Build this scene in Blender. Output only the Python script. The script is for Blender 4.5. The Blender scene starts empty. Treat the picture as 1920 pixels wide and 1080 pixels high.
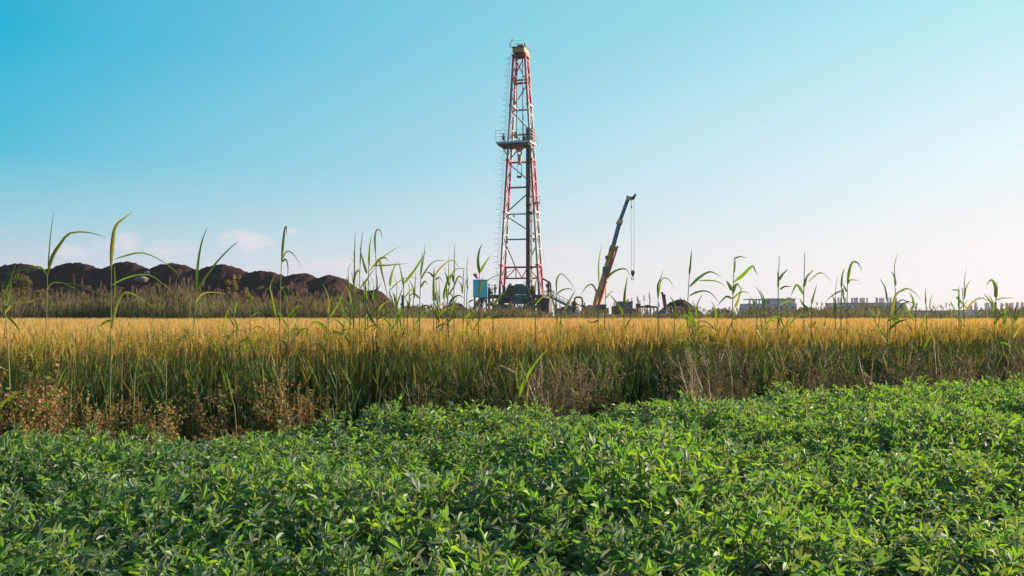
import bpy, math, random
from mathutils import Vector as V, Matrix, Euler, noise
R = random.Random(7)
rad = math.radians
S = bpy.context.scene
COL = S.collection

# ------------------------------------------------------------------ camera, sky, sun, exposure
F = 1867.0
CAMZ = 1.2
PITCH = math.atan(52 / F)
cam = bpy.data.cameras.new('camera')
cam.sensor_width = 36
cam.lens = 36 * F / 1920
cam.clip_start = .05
cam.clip_end = 9000
camo = bpy.data.objects.new('camera', cam)
COL.objects.link(camo)
camo.location = (0, 0, CAMZ)
camo.rotation_euler = (math.pi / 2 + PITCH, 0, 0)
S.camera = camo

SUN_AZ, SUN_EL = 68.0, 15.0
world = bpy.data.worlds.new('World')
S.world = world
world.use_nodes = True
nt = world.node_tree
N, LK = nt.nodes, nt.links


def nd(tree, t, **kw):
    n = tree.nodes.new(t)
    for k, v in kw.items():
        setattr(n, k, v)
    return n


def mth(tree, op, a, b=None, c=None, clamp=False):
    n = tree.nodes.new('ShaderNodeMath')
    n.operation = op
    n.use_clamp = clamp
    for i, x in enumerate((a, b, c)):
        if x is None:
            continue
        if isinstance(x, (int, float)):
            n.inputs[i].default_value = x
        else:
            tree.links.new(x, n.inputs[i])
    return n.outputs[0]


def ramp(tree, fac, stops, interp='LINEAR'):
    n = tree.nodes.new('ShaderNodeValToRGB')
    n.color_ramp.interpolation = interp
    e = n.color_ramp.elements
    while len(e) < len(stops):
        e.new(.5)
    for el, (p, c) in zip(e, stops):
        el.position = p
        el.color = (*c, 1) if len(c) == 3 else c
    tree.links.new(fac, n.inputs[0])
    return n.outputs[0]


def mixc(tree, fac, a, b, mode='MIX'):
    n = tree.nodes.new('ShaderNodeMix')
    n.data_type = 'RGBA'
    n.blend_type = mode
    for s, x in ((n.inputs[0], fac), (n.inputs[6], a), (n.inputs[7], b)):
        if isinstance(x, (int, float)):
            s.default_value = x
        elif isinstance(x, tuple):
            s.default_value = (*x, 1) if len(x) == 3 else x
        else:
            tree.links.new(x, s)
    return n.outputs[2]


bg = N['Background']
bg.inputs[1].default_value = .1
sky = nd(nt, 'ShaderNodeTexSky', sky_type='NISHITA', sun_disc=False)
sky.sun_elevation = rad(SUN_EL)
sky.sun_rotation = rad(SUN_AZ)
sky.air_density = 1.0
sky.dust_density = 1.0
tc = nd(nt, 'ShaderNodeTexCoord')
sep = nd(nt, 'ShaderNodeSeparateXYZ')
LK.new(tc.outputs['Generated'], sep.inputs[0])
zz = mth(nt, 'MAXIMUM', sep.outputs[2], 0.0)
# azimuth from the sun, 0..pi
hl = mth(nt, 'SQRT', mth(nt, 'ADD', mth(nt, 'MULTIPLY', sep.outputs[0], sep.outputs[0]),
                         mth(nt, 'MULTIPLY', sep.outputs[1], sep.outputs[1])))
dt = mth(nt, 'DIVIDE', mth(nt, 'ADD', mth(nt, 'MULTIPLY', sep.outputs[0], math.sin(rad(SUN_AZ))),
                           mth(nt, 'MULTIPLY', sep.outputs[1], math.cos(rad(SUN_AZ)))), mth(nt, 'MAXIMUM', hl, 1e-4))
ang = mth(nt, 'ARCCOSINE', mth(nt, 'MINIMUM', mth(nt, 'MAXIMUM', dt, -1.0), 1.0))
sunward = mth(nt, 'DIVIDE', mth(nt, 'SUBTRACT', rad(SUN_AZ + 27.2), ang), rad(54.4), clamp=True)
away = ramp(nt, zz, [(0, (.66, .64, .73)), (.045, (.56, .62, .72)), (.085, (.31, .60, .715)), (.147, (.075, .515, .695)),
                     (.25, (.0, .44, .67)), (.42, (.05, .38, .60)), (.6, (.13, .33, .50)), (1, (.16, .27, .42))])
toward = ramp(nt, zz, [(0, (.93, .85, .84)), (.062, (.93, .90, .895)), (.147, (.77, .91, .95)),
                       (.29, (.43, .81, .87)), (.6, (.22, .50, .64)), (1, (.16, .27, .42))])
grad = mixc(nt, sunward, away, toward)
# small evening clouds low over the horizon
mp = nd(nt, 'ShaderNodeMapping')
mp.inputs['Scale'].default_value = (38, 38, 60)
LK.new(tc.outputs['Generated'], mp.inputs[0])
cn = nd(nt, 'ShaderNodeTexNoise')
cn.inputs['Scale'].default_value = 1.0
cn.inputs['Detail'].default_value = 6
cn.inputs['Roughness'].default_value = .55
LK.new(mp.outputs[0], cn.inputs[0])
cnv = mth(nt, 'SUBTRACT', cn.outputs[0], .5)
cl = None
for px, py, wpx, hpx, am in ((462, 458, 42, 24, 1.0), (428, 448, 16, 10, .7), (235, 465, 26, 22, .8), (205, 470, 40, 16, .6), (310, 478, 46, 16, .6), (355, 472, 26, 14, .5),
                             (545, 437, 18, 9, .6), (1062, 470, 46, 18, .8), (1000, 482, 40, 12, .5), (140, 480, 50, 14, .5), (-90, 470, 60, 30, .8), (640, 492, 60, 10, .4), (2200, 440, 80, 24, .4)):
    az, elv = math.atan((px - 960) / F), math.atan((540 - py) / F) + PITCH
    d0 = (math.sin(az) * math.cos(elv), math.cos(az) * math.cos(elv), math.sin(elv))
    sb = nd(nt, 'ShaderNodeVectorMath', operation='SUBTRACT')
    sb.inputs[1].default_value = d0
    LK.new(tc.outputs['Generated'], sb.inputs[0])
    ml = nd(nt, 'ShaderNodeVectorMath', operation='MULTIPLY')
    ml.inputs[1].default_value = (F / wpx, F / wpx, F / hpx)
    LK.new(sb.outputs[0], ml.inputs[0])
    ln = nd(nt, 'ShaderNodeVectorMath', operation='LENGTH')
    LK.new(ml.outputs[0], ln.inputs[0])
    v_ = mth(nt, 'SUBTRACT', mth(nt, 'MULTIPLY_ADD', cnv, 2.6, 1.0), ln.outputs['Value'], clamp=True)
    v_ = mth(nt, 'MULTIPLY', v_, am)
    cl = v_ if cl is None else mth(nt, 'MAXIMUM', cl, v_)
grad = mixc(nt, mth(nt, 'MULTIPLY', mth(nt, 'SMOOTH_MIN', cl, .6, .3), .85), grad, (.90, .76, .80))
scaled = nd(nt, 'ShaderNodeVectorMath', operation='SCALE')
scaled.inputs['Scale'].default_value = 4.72
LK.new(grad, scaled.inputs[0])
LK.new(mixc(nt, .012, scaled.outputs[0], sky.outputs[0]), bg.inputs[0])

sl = bpy.data.lights.new('sun', 'SUN')
sl.energy = 5.0
sl.angle = rad(.6)
sl.color = (1.0, .84, .65)
so = bpy.data.objects.new('sun', sl)
COL.objects.link(so)
sd = V((math.sin(rad(SUN_AZ)) * math.cos(rad(SUN_EL)), math.cos(rad(SUN_AZ)) * math.cos(rad(SUN_EL)), math.sin(rad(SUN_EL))))
so.rotation_euler = sd.to_track_quat('Z', 'Y').to_euler()
so.location = (60, 30, 60)

vs = S.view_settings
vs.view_transform = 'Standard'
vs.look = 'None'
vs.gamma = 1
vs.use_curve_mapping = False
vs.exposure = 1.1
S.render.engine = 'CYCLES'
cy = S.cycles
cy.max_bounces = 8
cy.diffuse_bounces = 3
cy.glossy_bounces = 2
cy.transmission_bounces = 5
cy.use_denoising = True
cy.denoiser = 'OPENIMAGEDENOISE'
cy.denoising_prefilter = 'NONE'
cy.caustics_reflective = cy.caustics_refractive = False


# ------------------------------------------------------------------ helpers
CP, SP = math.cos(PITCH), math.sin(PITCH)


def P(px, py, Y):
    """world point on the photo pixel (1920x1080) at world depth Y"""
    dx, dy, dz = (px - 960) / F, 1.0, (540 - py) / F
    wy, wz = dy * CP - dz * SP, dy * SP + dz * CP
    s = Y / wy
    return V((dx * s, Y, CAMZ + wz * s))


def edge_y(t):            # depth of the edge of the green crop along the ray with X/Y = t
    return 9.11 / (1 - .6 * t)


def edge_at(X):
    return 9.11 + .6 * X


class MB:
    def __init__(s):
        s.v, s.f, s.m, s.c = [], [], [], []

    def quad(s, a, b, c, d, col=(1, 1, 1), m=0):
        i = len(s.v)
        s.v += [a, b, c, d]
        s.f.append((i, i + 1, i + 2, i + 3)); s.m.append(m); s.c.append(col)

    def face(s, pts, col=(1, 1, 1), m=0):
        i = len(s.v)
        s.v += list(pts)
        s.f.append(tuple(range(i, i + len(pts)))); s.m.append(m); s.c.append(col)

    def mesh(s, verts, faces, col=(1, 1, 1), m=0):
        i = len(s.v)
        s.v += verts
        for f in faces:
            s.f.append(tuple(i + k for k in f)); s.m.append(m); s.c.append(col)

    def bar(s, a, b, w, h=None, m=0, col=(1, 1, 1), up=V((0, 0, 1)), w2=None):
        a, b = V(a), V(b)
        h = h or w
        t = (b - a).normalized()
        if abs(t.dot(up)) > .98:
            up = V((0, 1, 0))
        x = t.cross(up).normalized()
        y = x.cross(t).normalized()
        k = (w2 or w) / w
        r = []
        for p, q in ((a, 1), (b, k)):
            for i, j in ((-1, -1), (1, -1), (1, 1), (-1, 1)):
                r.append(p + x * (i * w / 2 * q) + y * (j * h / 2 * q))
        s.mesh(r, [(3, 2, 1, 0), (4, 5, 6, 7), (0, 1, 5, 4), (1, 2, 6, 5), (2, 3, 7, 6), (3, 0, 4, 7)], col, m)

    def box(s, c, sz, m=0, col=(1, 1, 1), rz=0.0):
        c = V(c)
        M = Matrix.Rotation(rz, 3, 'Z')
        r = [c + M @ V((i * sz[0] / 2, j * sz[1] / 2, k * sz[2] / 2)) for k in (-1, 1) for i, j in ((-1, -1), (1, -1), (1, 1), (-1, 1))]
        s.mesh(r, [(3, 2, 1, 0), (4, 5, 6, 7), (0, 1, 5, 4), (1, 2, 6, 5), (2, 3, 7, 6), (3, 0, 4, 7)], col, m)

    def tube(s, pts, r, n=5, m=0, col=(1, 1, 1), caps=True):
        pts = [V(p) for p in pts]
        rr = r if isinstance(r, (list, tuple)) else [r] * len(pts)
        vs_, fs = [], []
        for i, p in enumerate(pts):
            t = (pts[min(i + 1, len(pts) - 1)] - pts[max(i - 1, 0)]).normalized()
            ref = V((0, 1, 0)) if abs(t.y) < .8 else V((1, 0, 0))
            x = t.cross(ref).normalized()
            y = t.cross(x)
            for k in range(n):
                a = 2 * math.pi * k / n
                vs_.append(p + x * (math.cos(a) * rr[i]) + y * (math.sin(a) * rr[i]))
        for i in range(len(pts) - 1):
            for k in range(n):
                k2 = (k + 1) % n
                fs.append((i * n + k, i * n + k2, (i + 1) * n + k2, (i + 1) * n + k))
        if caps and n > 2:
            fs.append(tuple(range(n - 1, -1, -1)))
            fs.append(tuple((len(pts) - 1) * n + k for k in range(n)))
        s.mesh(vs_, fs, col, m)

    def cyl(s, c, r, h, n=12, m=0, axis='Z', col=(1, 1, 1)):
        d = {'X': V((1, 0, 0)), 'Y': V((0, 1, 0)), 'Z': V((0, 0, 1))}[axis]
        c = V(c)
        s.tube([c - d * h / 2, c + d * h / 2], r, n, m, col)

    def data(s, name, mats, off=V((0, 0, 0)), smooth=False):
        me = bpy.data.meshes.new(name)
        me.from_pydata([tuple(V(p) - off) for p in s.v], [], s.f)
        for mm in (mats if isinstance(mats, (list, tuple)) else [mats]):
            me.materials.append(mm)
        if any(s.m):
            me.polygons.foreach_set('material_index', s.m)
        if any(c != (1, 1, 1) for c in s.c):
            at = me.attributes.new('tint', 'FLOAT_COLOR', 'FACE')
            flat = []
            for c in s.c:
                flat += [c[0], c[1], c[2], 1.0]
            at.data.foreach_set('color', flat)
        if smooth:
            me.polygons.foreach_set('use_smooth', [True] * len(me.polygons))
        me.update()
        return me


def ob(name, data, parent=None, loc=None):
    o = bpy.data.objects.new(name, data)
    COL.objects.link(o)
    if parent is not None:
        o.parent = parent
    if loc is not None:
        o.location = loc
    return o


def tag(o, label=None, cat=None, group=None, kind=None):
    for k, v in (('label', label), ('category', cat), ('group', group), ('kind', kind)):
        if v:
            o[k] = v
    return o


def thing(name, label, cat, loc, group=None):
    o = ob(name, None, None, loc)
    o.empty_display_size = .2
    return tag(o, label, cat, group)


def part(name, mb, mats, parent, label=None, smooth=False, kind=None):
    """mesh part given in world coordinates, under a thing (or part) whose world origin is stored"""
    root = parent
    while root.parent:
        root = root.parent
    o = ob(name, mb.data(name, mats, V(root.location), smooth), parent)
    return tag(o, label, None, None, kind)


# ------------------------------------------------------------------ materials
def mat(name, col, rough=.6, metal=0.0, nscale=0.0, namt=.25, col2=None, bump=0.0, spec=.5, attr=False, transl=0.0, tcol=None, ndetail=4):
    m = bpy.data.materials.new(name)
    m.use_nodes = True
    t = m.node_tree
    b = t.nodes['Principled BSDF']
    b.inputs['Roughness'].default_value = rough
    b.inputs['Metallic'].default_value = metal
    b.inputs['Specular IOR Level'].default_value = spec
    c = None
    if attr:
        a = nd(t, 'ShaderNodeAttribute', attribute_name='tint')
        c = mixc(t, 1.0, a.outputs['Color'], col, 'MULTIPLY')
    if nscale:
        g = nd(t, 'ShaderNodeTexCoord')
        nz = nd(t, 'ShaderNodeTexNoise')
        nz.inputs['Scale'].default_value = nscale
        nz.inputs['Detail'].default_value = ndetail
        t.links.new(g.outputs['Object'], nz.inputs[0])
        f = ramp(t, nz.outputs[0], [(0.3, (0, 0, 0)), (.7, (1, 1, 1))])
        lo = col2 or tuple(x * (1 - namt) for x in col)
        if attr:
            c = mixc(t, mth(t, 'MULTIPLY', f, namt), c, mixc(t, 1.0, c, (col2 or (.6, .6, .6)), 'MULTIPLY'))
        else:
            c = mixc(t, f, col, lo)
        if bump:
            bn = nd(t, 'ShaderNodeBump')
            bn.inputs['Strength'].default_value = bump
            t.links.new(nz.outputs[0], bn.inputs['Height'])
            t.links.new(bn.outputs[0], b.inputs['Normal'])
    if c is None:
        b.inputs['Base Color'].default_value = (*col, 1)
    else:
        t.links.new(c, b.inputs['Base Color'])
    if transl:
        tr = nd(t, 'ShaderNodeBsdfTranslucent')
        if c is None:
            tr.inputs[0].default_value = (*(tcol or col), 1)
        else:
            t.links.new(mixc(t, 1.0, c, tcol or (1, 1, 1), 'MULTIPLY'), tr.inputs[0])
        mx = nd(t, 'ShaderNodeMixShader')
        mx.inputs[0].default_value = transl
        t.links.new(b.outputs[0], mx.inputs[1])
        t.links.new(tr.outputs[0], mx.inputs[2])
        t.links.new(mx.outputs[0], t.nodes['Material Output'].inputs[0])
    return m


M = {}
M['crop'] = mat('crop_leaf', (1, 1, 1), .55, attr=True, transl=.5, tcol=(2.35, 2.15, .5), spec=1.0, nscale=60, namt=.5)
for nm_ in ('crop',):
    b_ = M[nm_].node_tree.nodes['Principled BSDF']
    b_.inputs['Sheen Weight'].default_value = .6
    b_.inputs['Sheen Roughness'].default_value = .4
M['stem'] = mat('crop_stem', (1, 1, 1), .6, attr=True, transl=.15)
M['wheat'] = mat('wheat_straw', (1, 1, 1), .6, attr=True, transl=.42, tcol=(1.6, 1.4, .6), spec=.3)
M['ear'] = mat('wheat_ear', (1, 1, 1), .6, attr=True, transl=.45, tcol=(1.5, 1.2, .6), spec=.3)
M['reed'] = mat('reed_leaf', (1, 1, 1), .45, attr=True, transl=.5, tcol=(2.0, 2.0, .6), spec=.45, nscale=14, namt=.5)
M['reedstem'] = mat('reed_stem', (1, 1, 1), .5, attr=True, spec=.4)
M['weed'] = mat('weed_seed', (1, 1, 1), .7, attr=True, transl=.3, tcol=(1.5, 1.3, .8), spec=.2)
M['far'] = mat('far_grass', (1, 1, 1), .7, attr=True, transl=.35, tcol=(1.4, 1.3, .8), spec=.15)
M['ground'] = mat('field_soil', (.085, .06, .04), .95, nscale=1.6, col2=(.045, .032, .02), bump=.6, spec=.1, ndetail=8)
M['heap'] = mat('heap_soil', (.062, .030, .027), .95, nscale=.45, col2=(.024, .0145, .0155), bump=1.0, spec=.05, ndetail=10)
M['gravel'] = mat('gravel_dark', (.05, .045, .045), .95, nscale=.9, col2=(.025, .023, .026), bump=1.0, spec=.05, ndetail=10)
M['rock'] = mat('pale_rock', (.27, .20, .17), .9, nscale=.8, namt=.4, bump=.6)
M['red'] = mat('red_paint', (.50, .035, .075), .5, nscale=1.2, col2=(.36, .05, .07))
M['white'] = mat('white_paint', (.44, .38, .39), .5, nscale=1.4, col2=(.36, .24, .24))
M['dark'] = mat('dark_steel', (.04, .03, .034), .55, nscale=1.0, col2=(.075, .042, .04))
M['rust'] = mat('rusty_steel', (.19, .075, .045), .8, nscale=1.5, col2=(.10, .05, .04))
M['grey'] = mat('grey_steel', (.22, .24, .27), .55, nscale=.8, col2=(.14, .15, .18))
M['rail'] = mat('pale_rail_paint', (.42, .48, .52), .5)
M['yellow'] = mat('yellow_paint', (.62, .30, .03), .5, nscale=1.5, col2=(.42, .2, .04))
M['teal'] = mat('teal_paint', (.015, .10, .15), .5, nscale=1.0, col2=(.02, .07, .10))
M['cabin'] = mat('cabin_blue', (.09, .66, .74), .5, nscale=.6, col2=(.08, .59, .68))
M['boom'] = mat('boom_blue', (.04, .14, .19), .45, nscale=.7, col2=(.035, .11, .15))
M['orange'] = mat('orange_paint', (.85, .36, .10), .5, nscale=1.0, col2=(.68, .28, .08))
M['tarp'] = mat('orange_cloth', (.75, .22, .12), .7, nscale=2, col2=(.6, .2, .12))
M['shed'] = mat('blue_sheet', (.10, .15, .36), .5, nscale=.6, col2=(.09, .12, .28))
M['concrete'] = mat('raw_concrete', (.66, .50, .50), .9, nscale=.25, col2=(.58, .44, .45))
M['brick'] = mat('far_masonry', (.68, .45, .43), .9, nscale=.3, col2=(.60, .40, .40))
M['plaster'] = mat('pale_wall', (.56, .46, .43), .9, nscale=.3, col2=(.48, .40, .38))
M['glass'] = mat('dark_opening', (.03, .035, .05), .2)
M['bark'] = mat('bark', (.09, .06, .04), .9, nscale=3)
M['leafbush'] = mat('bush_leaf', (1, 1, 1), .6, attr=True, transl=.35, tcol=(1.5, 1.3, .6), spec=.3)
M['skin'] = mat('skin', (.38, .22, .15), .6)
M['cloth'] = mat('work_clothes', (.42, .40, .42), .8, nscale=4)
M['clothred'] = mat('red_clothes', (.35, .10, .07), .8, nscale=4)
M['hat'] = mat('hard_hat', (.5, .12, .08), .4)
M['rubber'] = mat('rubber', (.02, .02, .02), .8)

# ------------------------------------------------------------------ ground
g = MB()
for (x0, x1, y0, y1, n) in ((-4000, 4000, -1500, 6000, 1),):
    g.quad(V((x0, y0, 0)), V((x1, y0, 0)), V((x1, y1, 0)), V((x0, y1, 0)))
tag(ob('ground', g.data('ground', M['ground'])), 'bare brown soil under the crops and the drilling site', None, None, 'structure')


# ------------------------------------------------------------------ geometry-node scatter
def scatter(name, protos, pts, label, kind='stuff'):
    """one object: points that instance the prototype meshes. pts: (pos, rot, scale, index)"""
    coll = bpy.data.collections.new(name + '_set')
    for k, me in enumerate(protos):
        o = bpy.data.objects.new('%s_sprig_%02d' % (name, k), me)
        coll.objects.link(o)
    me = bpy.data.meshes.new(name)
    me.from_pydata([tuple(p[0]) for p in pts], [], [])
    for an, ty, k, fld in (('rot', 'FLOAT_VECTOR', 1, 'vector'), ('scl', 'FLOAT_VECTOR', 2, 'vector')):
        a = me.attributes.new(an, ty, 'POINT')
        fl = []
        for p in pts:
            fl += list(p[k])
        a.data.foreach_set(fld, fl)
    a = me.attributes.new('idx', 'INT', 'POINT')
    a.data.foreach_set('value', [p[3] for p in pts])
    o = ob(name, me)
    tag(o, label, None, None, kind)
    t = bpy.data.node_groups.new(name + '_nodes', 'GeometryNodeTree')
    t.interface.new_socket('Geometry', in_out='INPUT', socket_type='NodeSocketGeometry')
    t.interface.new_socket('Geometry', in_out='OUTPUT', socket_type='NodeSocketGeometry')
    gi, go = t.nodes.new('NodeGroupInput'), t.nodes.new('NodeGroupOutput')
    ip = t.nodes.new('GeometryNodeInstanceOnPoints')
    ci = t.nodes.new('GeometryNodeCollectionInfo')
    ci.inputs['Collection'].default_value = coll
    ci.inputs['Separate Children'].default_value = True
    ci.inputs['Reset Children'].default_value = True
    L = t.links.new

    def na(nm, ty):
        n = t.nodes.new('GeometryNodeInputNamedAttribute')
        n.data_type = ty
        n.inputs['Name'].default_value = nm
        return n.outputs['Attribute']
    er = t.nodes.new('FunctionNodeEulerToRotation')
    L(na('rot', 'FLOAT_VECTOR'), er.inputs[0])
    L(gi.outputs[0], ip.inputs['Points'])
    L(ci.outputs[0], ip.inputs['Instance'])
    ip.inputs['Pick Instance'].default_value = True
    L(na('idx', 'INT'), ip.inputs['Instance Index'])
    L(er.outputs[0], ip.inputs['Rotation'])
    L(na('scl', 'FLOAT_VECTOR'), ip.inputs['Scale'])
    L(ip.outputs[0], go.inputs[0])
    md = o.modifiers.new('scatter', 'NODES')
    md.node_group = t
    return o


def jit(c, a, r=R):
    k = 1 + r.uniform(-a, a)
    return tuple(max(0.0, x * k * (1 + r.uniform(-a * .35, a * .35))) for x in c)


# ------------------------------------------------------------------ far structures
def skyline_far():
    # unfinished blocks at the right: far behind the field
    D = 360.0
    k = D / F

    def zc(py):
        return P(960, py, D).z

    def xc(px, d=D):
        return P(px, 590, d).x

    def block(mb, px0, px1, py0, py1, d0=0.0, depth=14.0, m=0):
        x0, x1 = xc(px0), xc(px1)
        z0 = 0 if py1 is None else zc(py1)
        z1 = zc(py0)
        mb.box(((x0 + x1) / 2, D + d0 + depth / 2, (z0 + z1) / 2), (x1 - x0, depth, z1 - z0), m)

    # building A
    a = thing('concrete_building', 'unfinished mauve concrete building with an open frame on top of its left end', 'building', (xc(1450), D, 0))
    mb = MB(); block(mb, 1404, 1494, 569, None); w = part('wall', mb, M['brick'], a)
    mb = MB(); block(mb, 1446, 1493.5, 560.5, 568.9, 1.5, 9); part('upper_storey', mb, M['brick'], a)
    mb = MB(); block(mb, 1443, 1495, 559.3, 560.4, 1.0, 10); block(mb, 1484, 1488, 557, 559.2, 3, 3); part('roof', mb, M['concrete'], a)
    mb = MB(); block(mb, 1406, 1445, 560.2, 562.0, .5, 10); part('roof_beam', mb, M['concrete'], a)
    for px in (1407.2, 1415.5, 1419.5, 1425, 1431, 1438):
        mb = MB(); block(mb, px - .9, px + .9, 562.1, 568.9, .6, .8)
        part('column', mb, M['concrete'], a)
    for px in (1410, 1421, 1432, 1443, 1454, 1465, 1476, 1487):
        mb = MB(); block(mb, px - 2.4, px + 2.4, 574, 579, -.06, .05); part('window', mb, M['glass'], w)
    # shed at its left
    s = thing('site_shelter', 'small pale open shelter left of the mauve concrete building', 'shelter', (xc(1388), D - 40, 0))
    mb = MB(); block(mb, 1371, 1403, 572.6, 574, -40, 5); part('roof', mb, M['white'], s)
    mb = MB(); block(mb, 1391, 1402, 580, None, -39, 3); part('wall', mb, M['plaster'], s)
    for px in (1372.5, 1382, 1390, 1401.5):
        mb = MB(); block(mb, px - .5, px + .5, 574.1, None, -39.7, .3); part('post', mb, M['concrete'], s)
    # building B
    b = thing('columned_building', 'long grey mauve building shell with a row of bare columns along its roof', 'building', (xc(1637), D, 0))
    mb = MB(); block(mb, 1574, 1697, 568.3, None, 0, 16); w = part('wall', mb, M['concrete'], b)
    mb = MB(); block(mb, 1573, 1698, 567.4, 568.2, -.4, 17); part('roof_slab', mb, M['brick'], b)
    for px in (1578, 1588, 1594, 1599.5, 1604, 1609, 1614, 1619, 1624.5, 1630, 1637, 1641, 1647, 1651, 1656.5, 1662, 1667, 1672, 1678, 1687):
        mb = MB(); d = R.uniform(0, 9); block(mb, px - 1.15, px + 1.15, 558 + R.uniform(-.4, .8), 567.3, d, .9); part('column', mb, M['concrete'], b)
    for px in range(1582, 1694, 12):
        mb = MB(); block(mb, px - 3, px + 3, 573, 578, -.06, .05); part('window', mb, M['glass'], w)
    n = thing('low_annexe', 'low pale flat-roofed annexe between the two columned buildings', 'building', (xc(1728), D - 12, 0))
    mb = MB(); block(mb, 1697, 1760, 583, None, -12, 10); w = part('wall', mb, M['plaster'], n)
    mb = MB(); block(mb, 1696, 1761, 582.2, 582.9, -12.4, 11); part('roof_slab', mb, M['concrete'], n)
    for px in (1708, 1722, 1736, 1750):
        mb = MB(); block(mb, px - 2, px + 2, 586, 589, -12.06, .05); part('window', mb, M['glass'], w)
    # building C
    c = thing('columned_building', 'grey building shell with bare roof columns at the right edge behind the boundary wall', 'building', (xc(1880), D, 0))
    mb = MB(); block(mb, 1824, 1965, 581.5, None, 0, 16); w = part('wall', mb, M['concrete'], c)
    mb = MB(); block(mb, 1823, 1966, 580.8, 581.4, -.3, 17); part('roof_slab', mb, M['brick'], c)
    for i, px in enumerate((1829, 1834, 1843, 1850, 1856, 1863, 1871, 1877, 1883.5, 1892, 1897, 1902, 1910, 1917, 1925, 1934, 1943, 1952)):
        mb = MB(); block(mb, px - 1.15, px + 1.15, (567 if i > 1 else 573) + R.uniform(-1, 1), 580.7, R.uniform(0, 9), .9); part('column', mb, M['concrete'], c)
    for px in range(1832, 1960, 13):
        mb = MB(); block(mb, px - 3, px + 3, 585, 589, -.06, .05); part('window', mb, M['glass'], w)
    # boundary wall
    D2 = 190.0
    x0, x1 = P(1742, 590, D2).x, P(2000, 590, D2).x
    z1 = P(960, 595, D2).z
    bw = thing('boundary_wall', 'long low grey boundary wall in front of the columned building at the right', 'wall', ((x0 + x1) / 2, D2, 0))
    n_ = 9
    for i in range(n_):
        mb = MB()
        xa, xb = x0 + (x1 - x0) * i / n_, x0 + (x1 - x0) * (i + 1) / n_
        mb.box(((xa + xb) / 2 - .02, D2, z1 / 2), (xb - xa - .34, .25, z1))
        part('wall_panel', mb, M['plaster'], bw)
        mb = MB(); mb.box((xa - .02 + .0, D2, z1 / 2 + .06), (.28, .34, z1 + .12)); part('pier', mb, M['concrete'], bw)


skyline_far()


def mound(name, label, cat, sil, D, base_w, material, toe, seed=0, terrace=None, res=(220, 40)):
    """earth heap: crest follows the outline sil (px,py) at depth D, and slopes to the ground front and back"""
    xs = [P(p[0], p[1], D).x for p in sil]
    zs = [P(p[0], p[1], D).z for p in sil]

    def crest(x):
        if x <= xs[0]:
            return zs[0]
        for i in range(len(xs) - 1):
            if xs[i] <= x <= xs[i + 1]:
                t = (x - xs[i]) / (xs[i + 1] - xs[i])
                return zs[i] * (1 - t) + zs[i + 1] * t
        return zs[-1]
    nx, ny = res
    vs_, fs = [], []
    for i in range(nx + 1):
        x = xs[0] + (xs[-1] - xs[0]) * i / nx
        zc = max(.05, crest(x))
        for j in range(ny + 1):
            u = -1 + 2 * j / ny
            y = D + u * base_w
            n1 = noise.noise(V((x * .22 + seed, y * .22, 0)))
            n2 = noise.noise(V((x * .9 + seed, y * .9, 3)))
            a = abs(u)
            if terrace and u < 0:
                low = min(terrace, zc * .8)
                # two slopes with a bench between them
                a2 = max(0.0, a + .05 * n1)
                if a2 < .28:
                    z = zc - (zc - low) * min(1, (a2 / .26)) ** 1.35
                elif a2 < .42:
                    z = low - .15 * (a2 - .28) / .14
                else:
                    z = (low - .15) * max(0, 1 - ((a2 - .42) / .5))
            else:
                z = zc * max(0, 1 - a ** 1.25)
            env = min(1, max(0, z / 1.5))
            amp = env * min(1.0, a * 4 + .12)
            gl = abs(noise.noise(V((x * .55 + seed, y * .10, 7))))
            z += n1 * .75 * amp + n2 * .24 * amp - max(0, .16 - gl) * 3.2 * min(1, max(0, (a - .06) * 6)) * env + noise.noise(V((x * 2.6, y * 2.6, seed))) * .17 * env
            if a > .97:
                z = -.05
            vs_.append(V((x, y, z)))
    for i in range(nx):
        for j in range(ny):
            q = i * (ny + 1) + j
            fs.append((q, q + ny + 1, q + ny + 2, q + 1))
    mb = MB()
    mb.mesh(vs_, fs)
    base = V(((xs[0] + xs[-1]) / 2, D, 0))
    o = ob(name, mb.data(name, material, base, True), None, base)
    return tag(o, label, cat)


SIL = [(-420, 560), (-300, 512), (-220, 498), (-150, 503), (-80, 493), (0, 500), (10, 497), (38, 494), (52, 496), (64, 500), (84, 505), (96, 504), (106, 499), (124, 493.5), (150, 492), (165, 495), (180, 501), (192, 504), (202, 499), (220, 492), (240, 490), (256, 493), (268, 499), (280, 505.5), (286, 501), (300, 495), (325, 493), (345, 496), (360, 502), (372, 507), (384, 502), (400, 497.5), (418, 496), (436, 500), (452, 506), (468, 512), (478, 508), (490, 506.5), (506, 509), (524, 514), (536, 519), (548, 515), (566, 513), (580, 514.5), (594, 521), (604, 519), (617, 514.5), (632, 518), (646, 523), (658, 531), (672, 541), (686, 545), (704, 542.5), (716, 548), (728, 560), (742, 576), (754, 592)]
mound('soil_heap', 'long dark brown soil heap with rounded dumps along its top, left of the derrick', 'soil heap', SIL, 112.0, 13.0, M['heap'], 0, 3, terrace=4.4, res=(520, 70))
mound('gravel_mound', 'small dark rounded mound right of the crane, behind the two leaning poles', 'mound',
      [(1222, 597), (1235, 588), (1245, 578), (1256, 568), (1266, 563.5), (1274, 562), (1284, 564), (1294, 570), (1306, 579), (1318, 588), (1332, 598)], 135.0, 4.5, M['gravel'], 0, 9, res=(70, 30))
mound('gravel_mound', 'low dark mound beside the foot of the ramp, left of the blue cabin', 'mound',
      [(815, 600), (824, 588), (834, 577), (846, 570), (856, 568.5), (866, 572), (878, 582), (892, 593), (900, 600)], 126.0, 3.5, M['gravel'], 0, 21, res=(60, 26))


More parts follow.
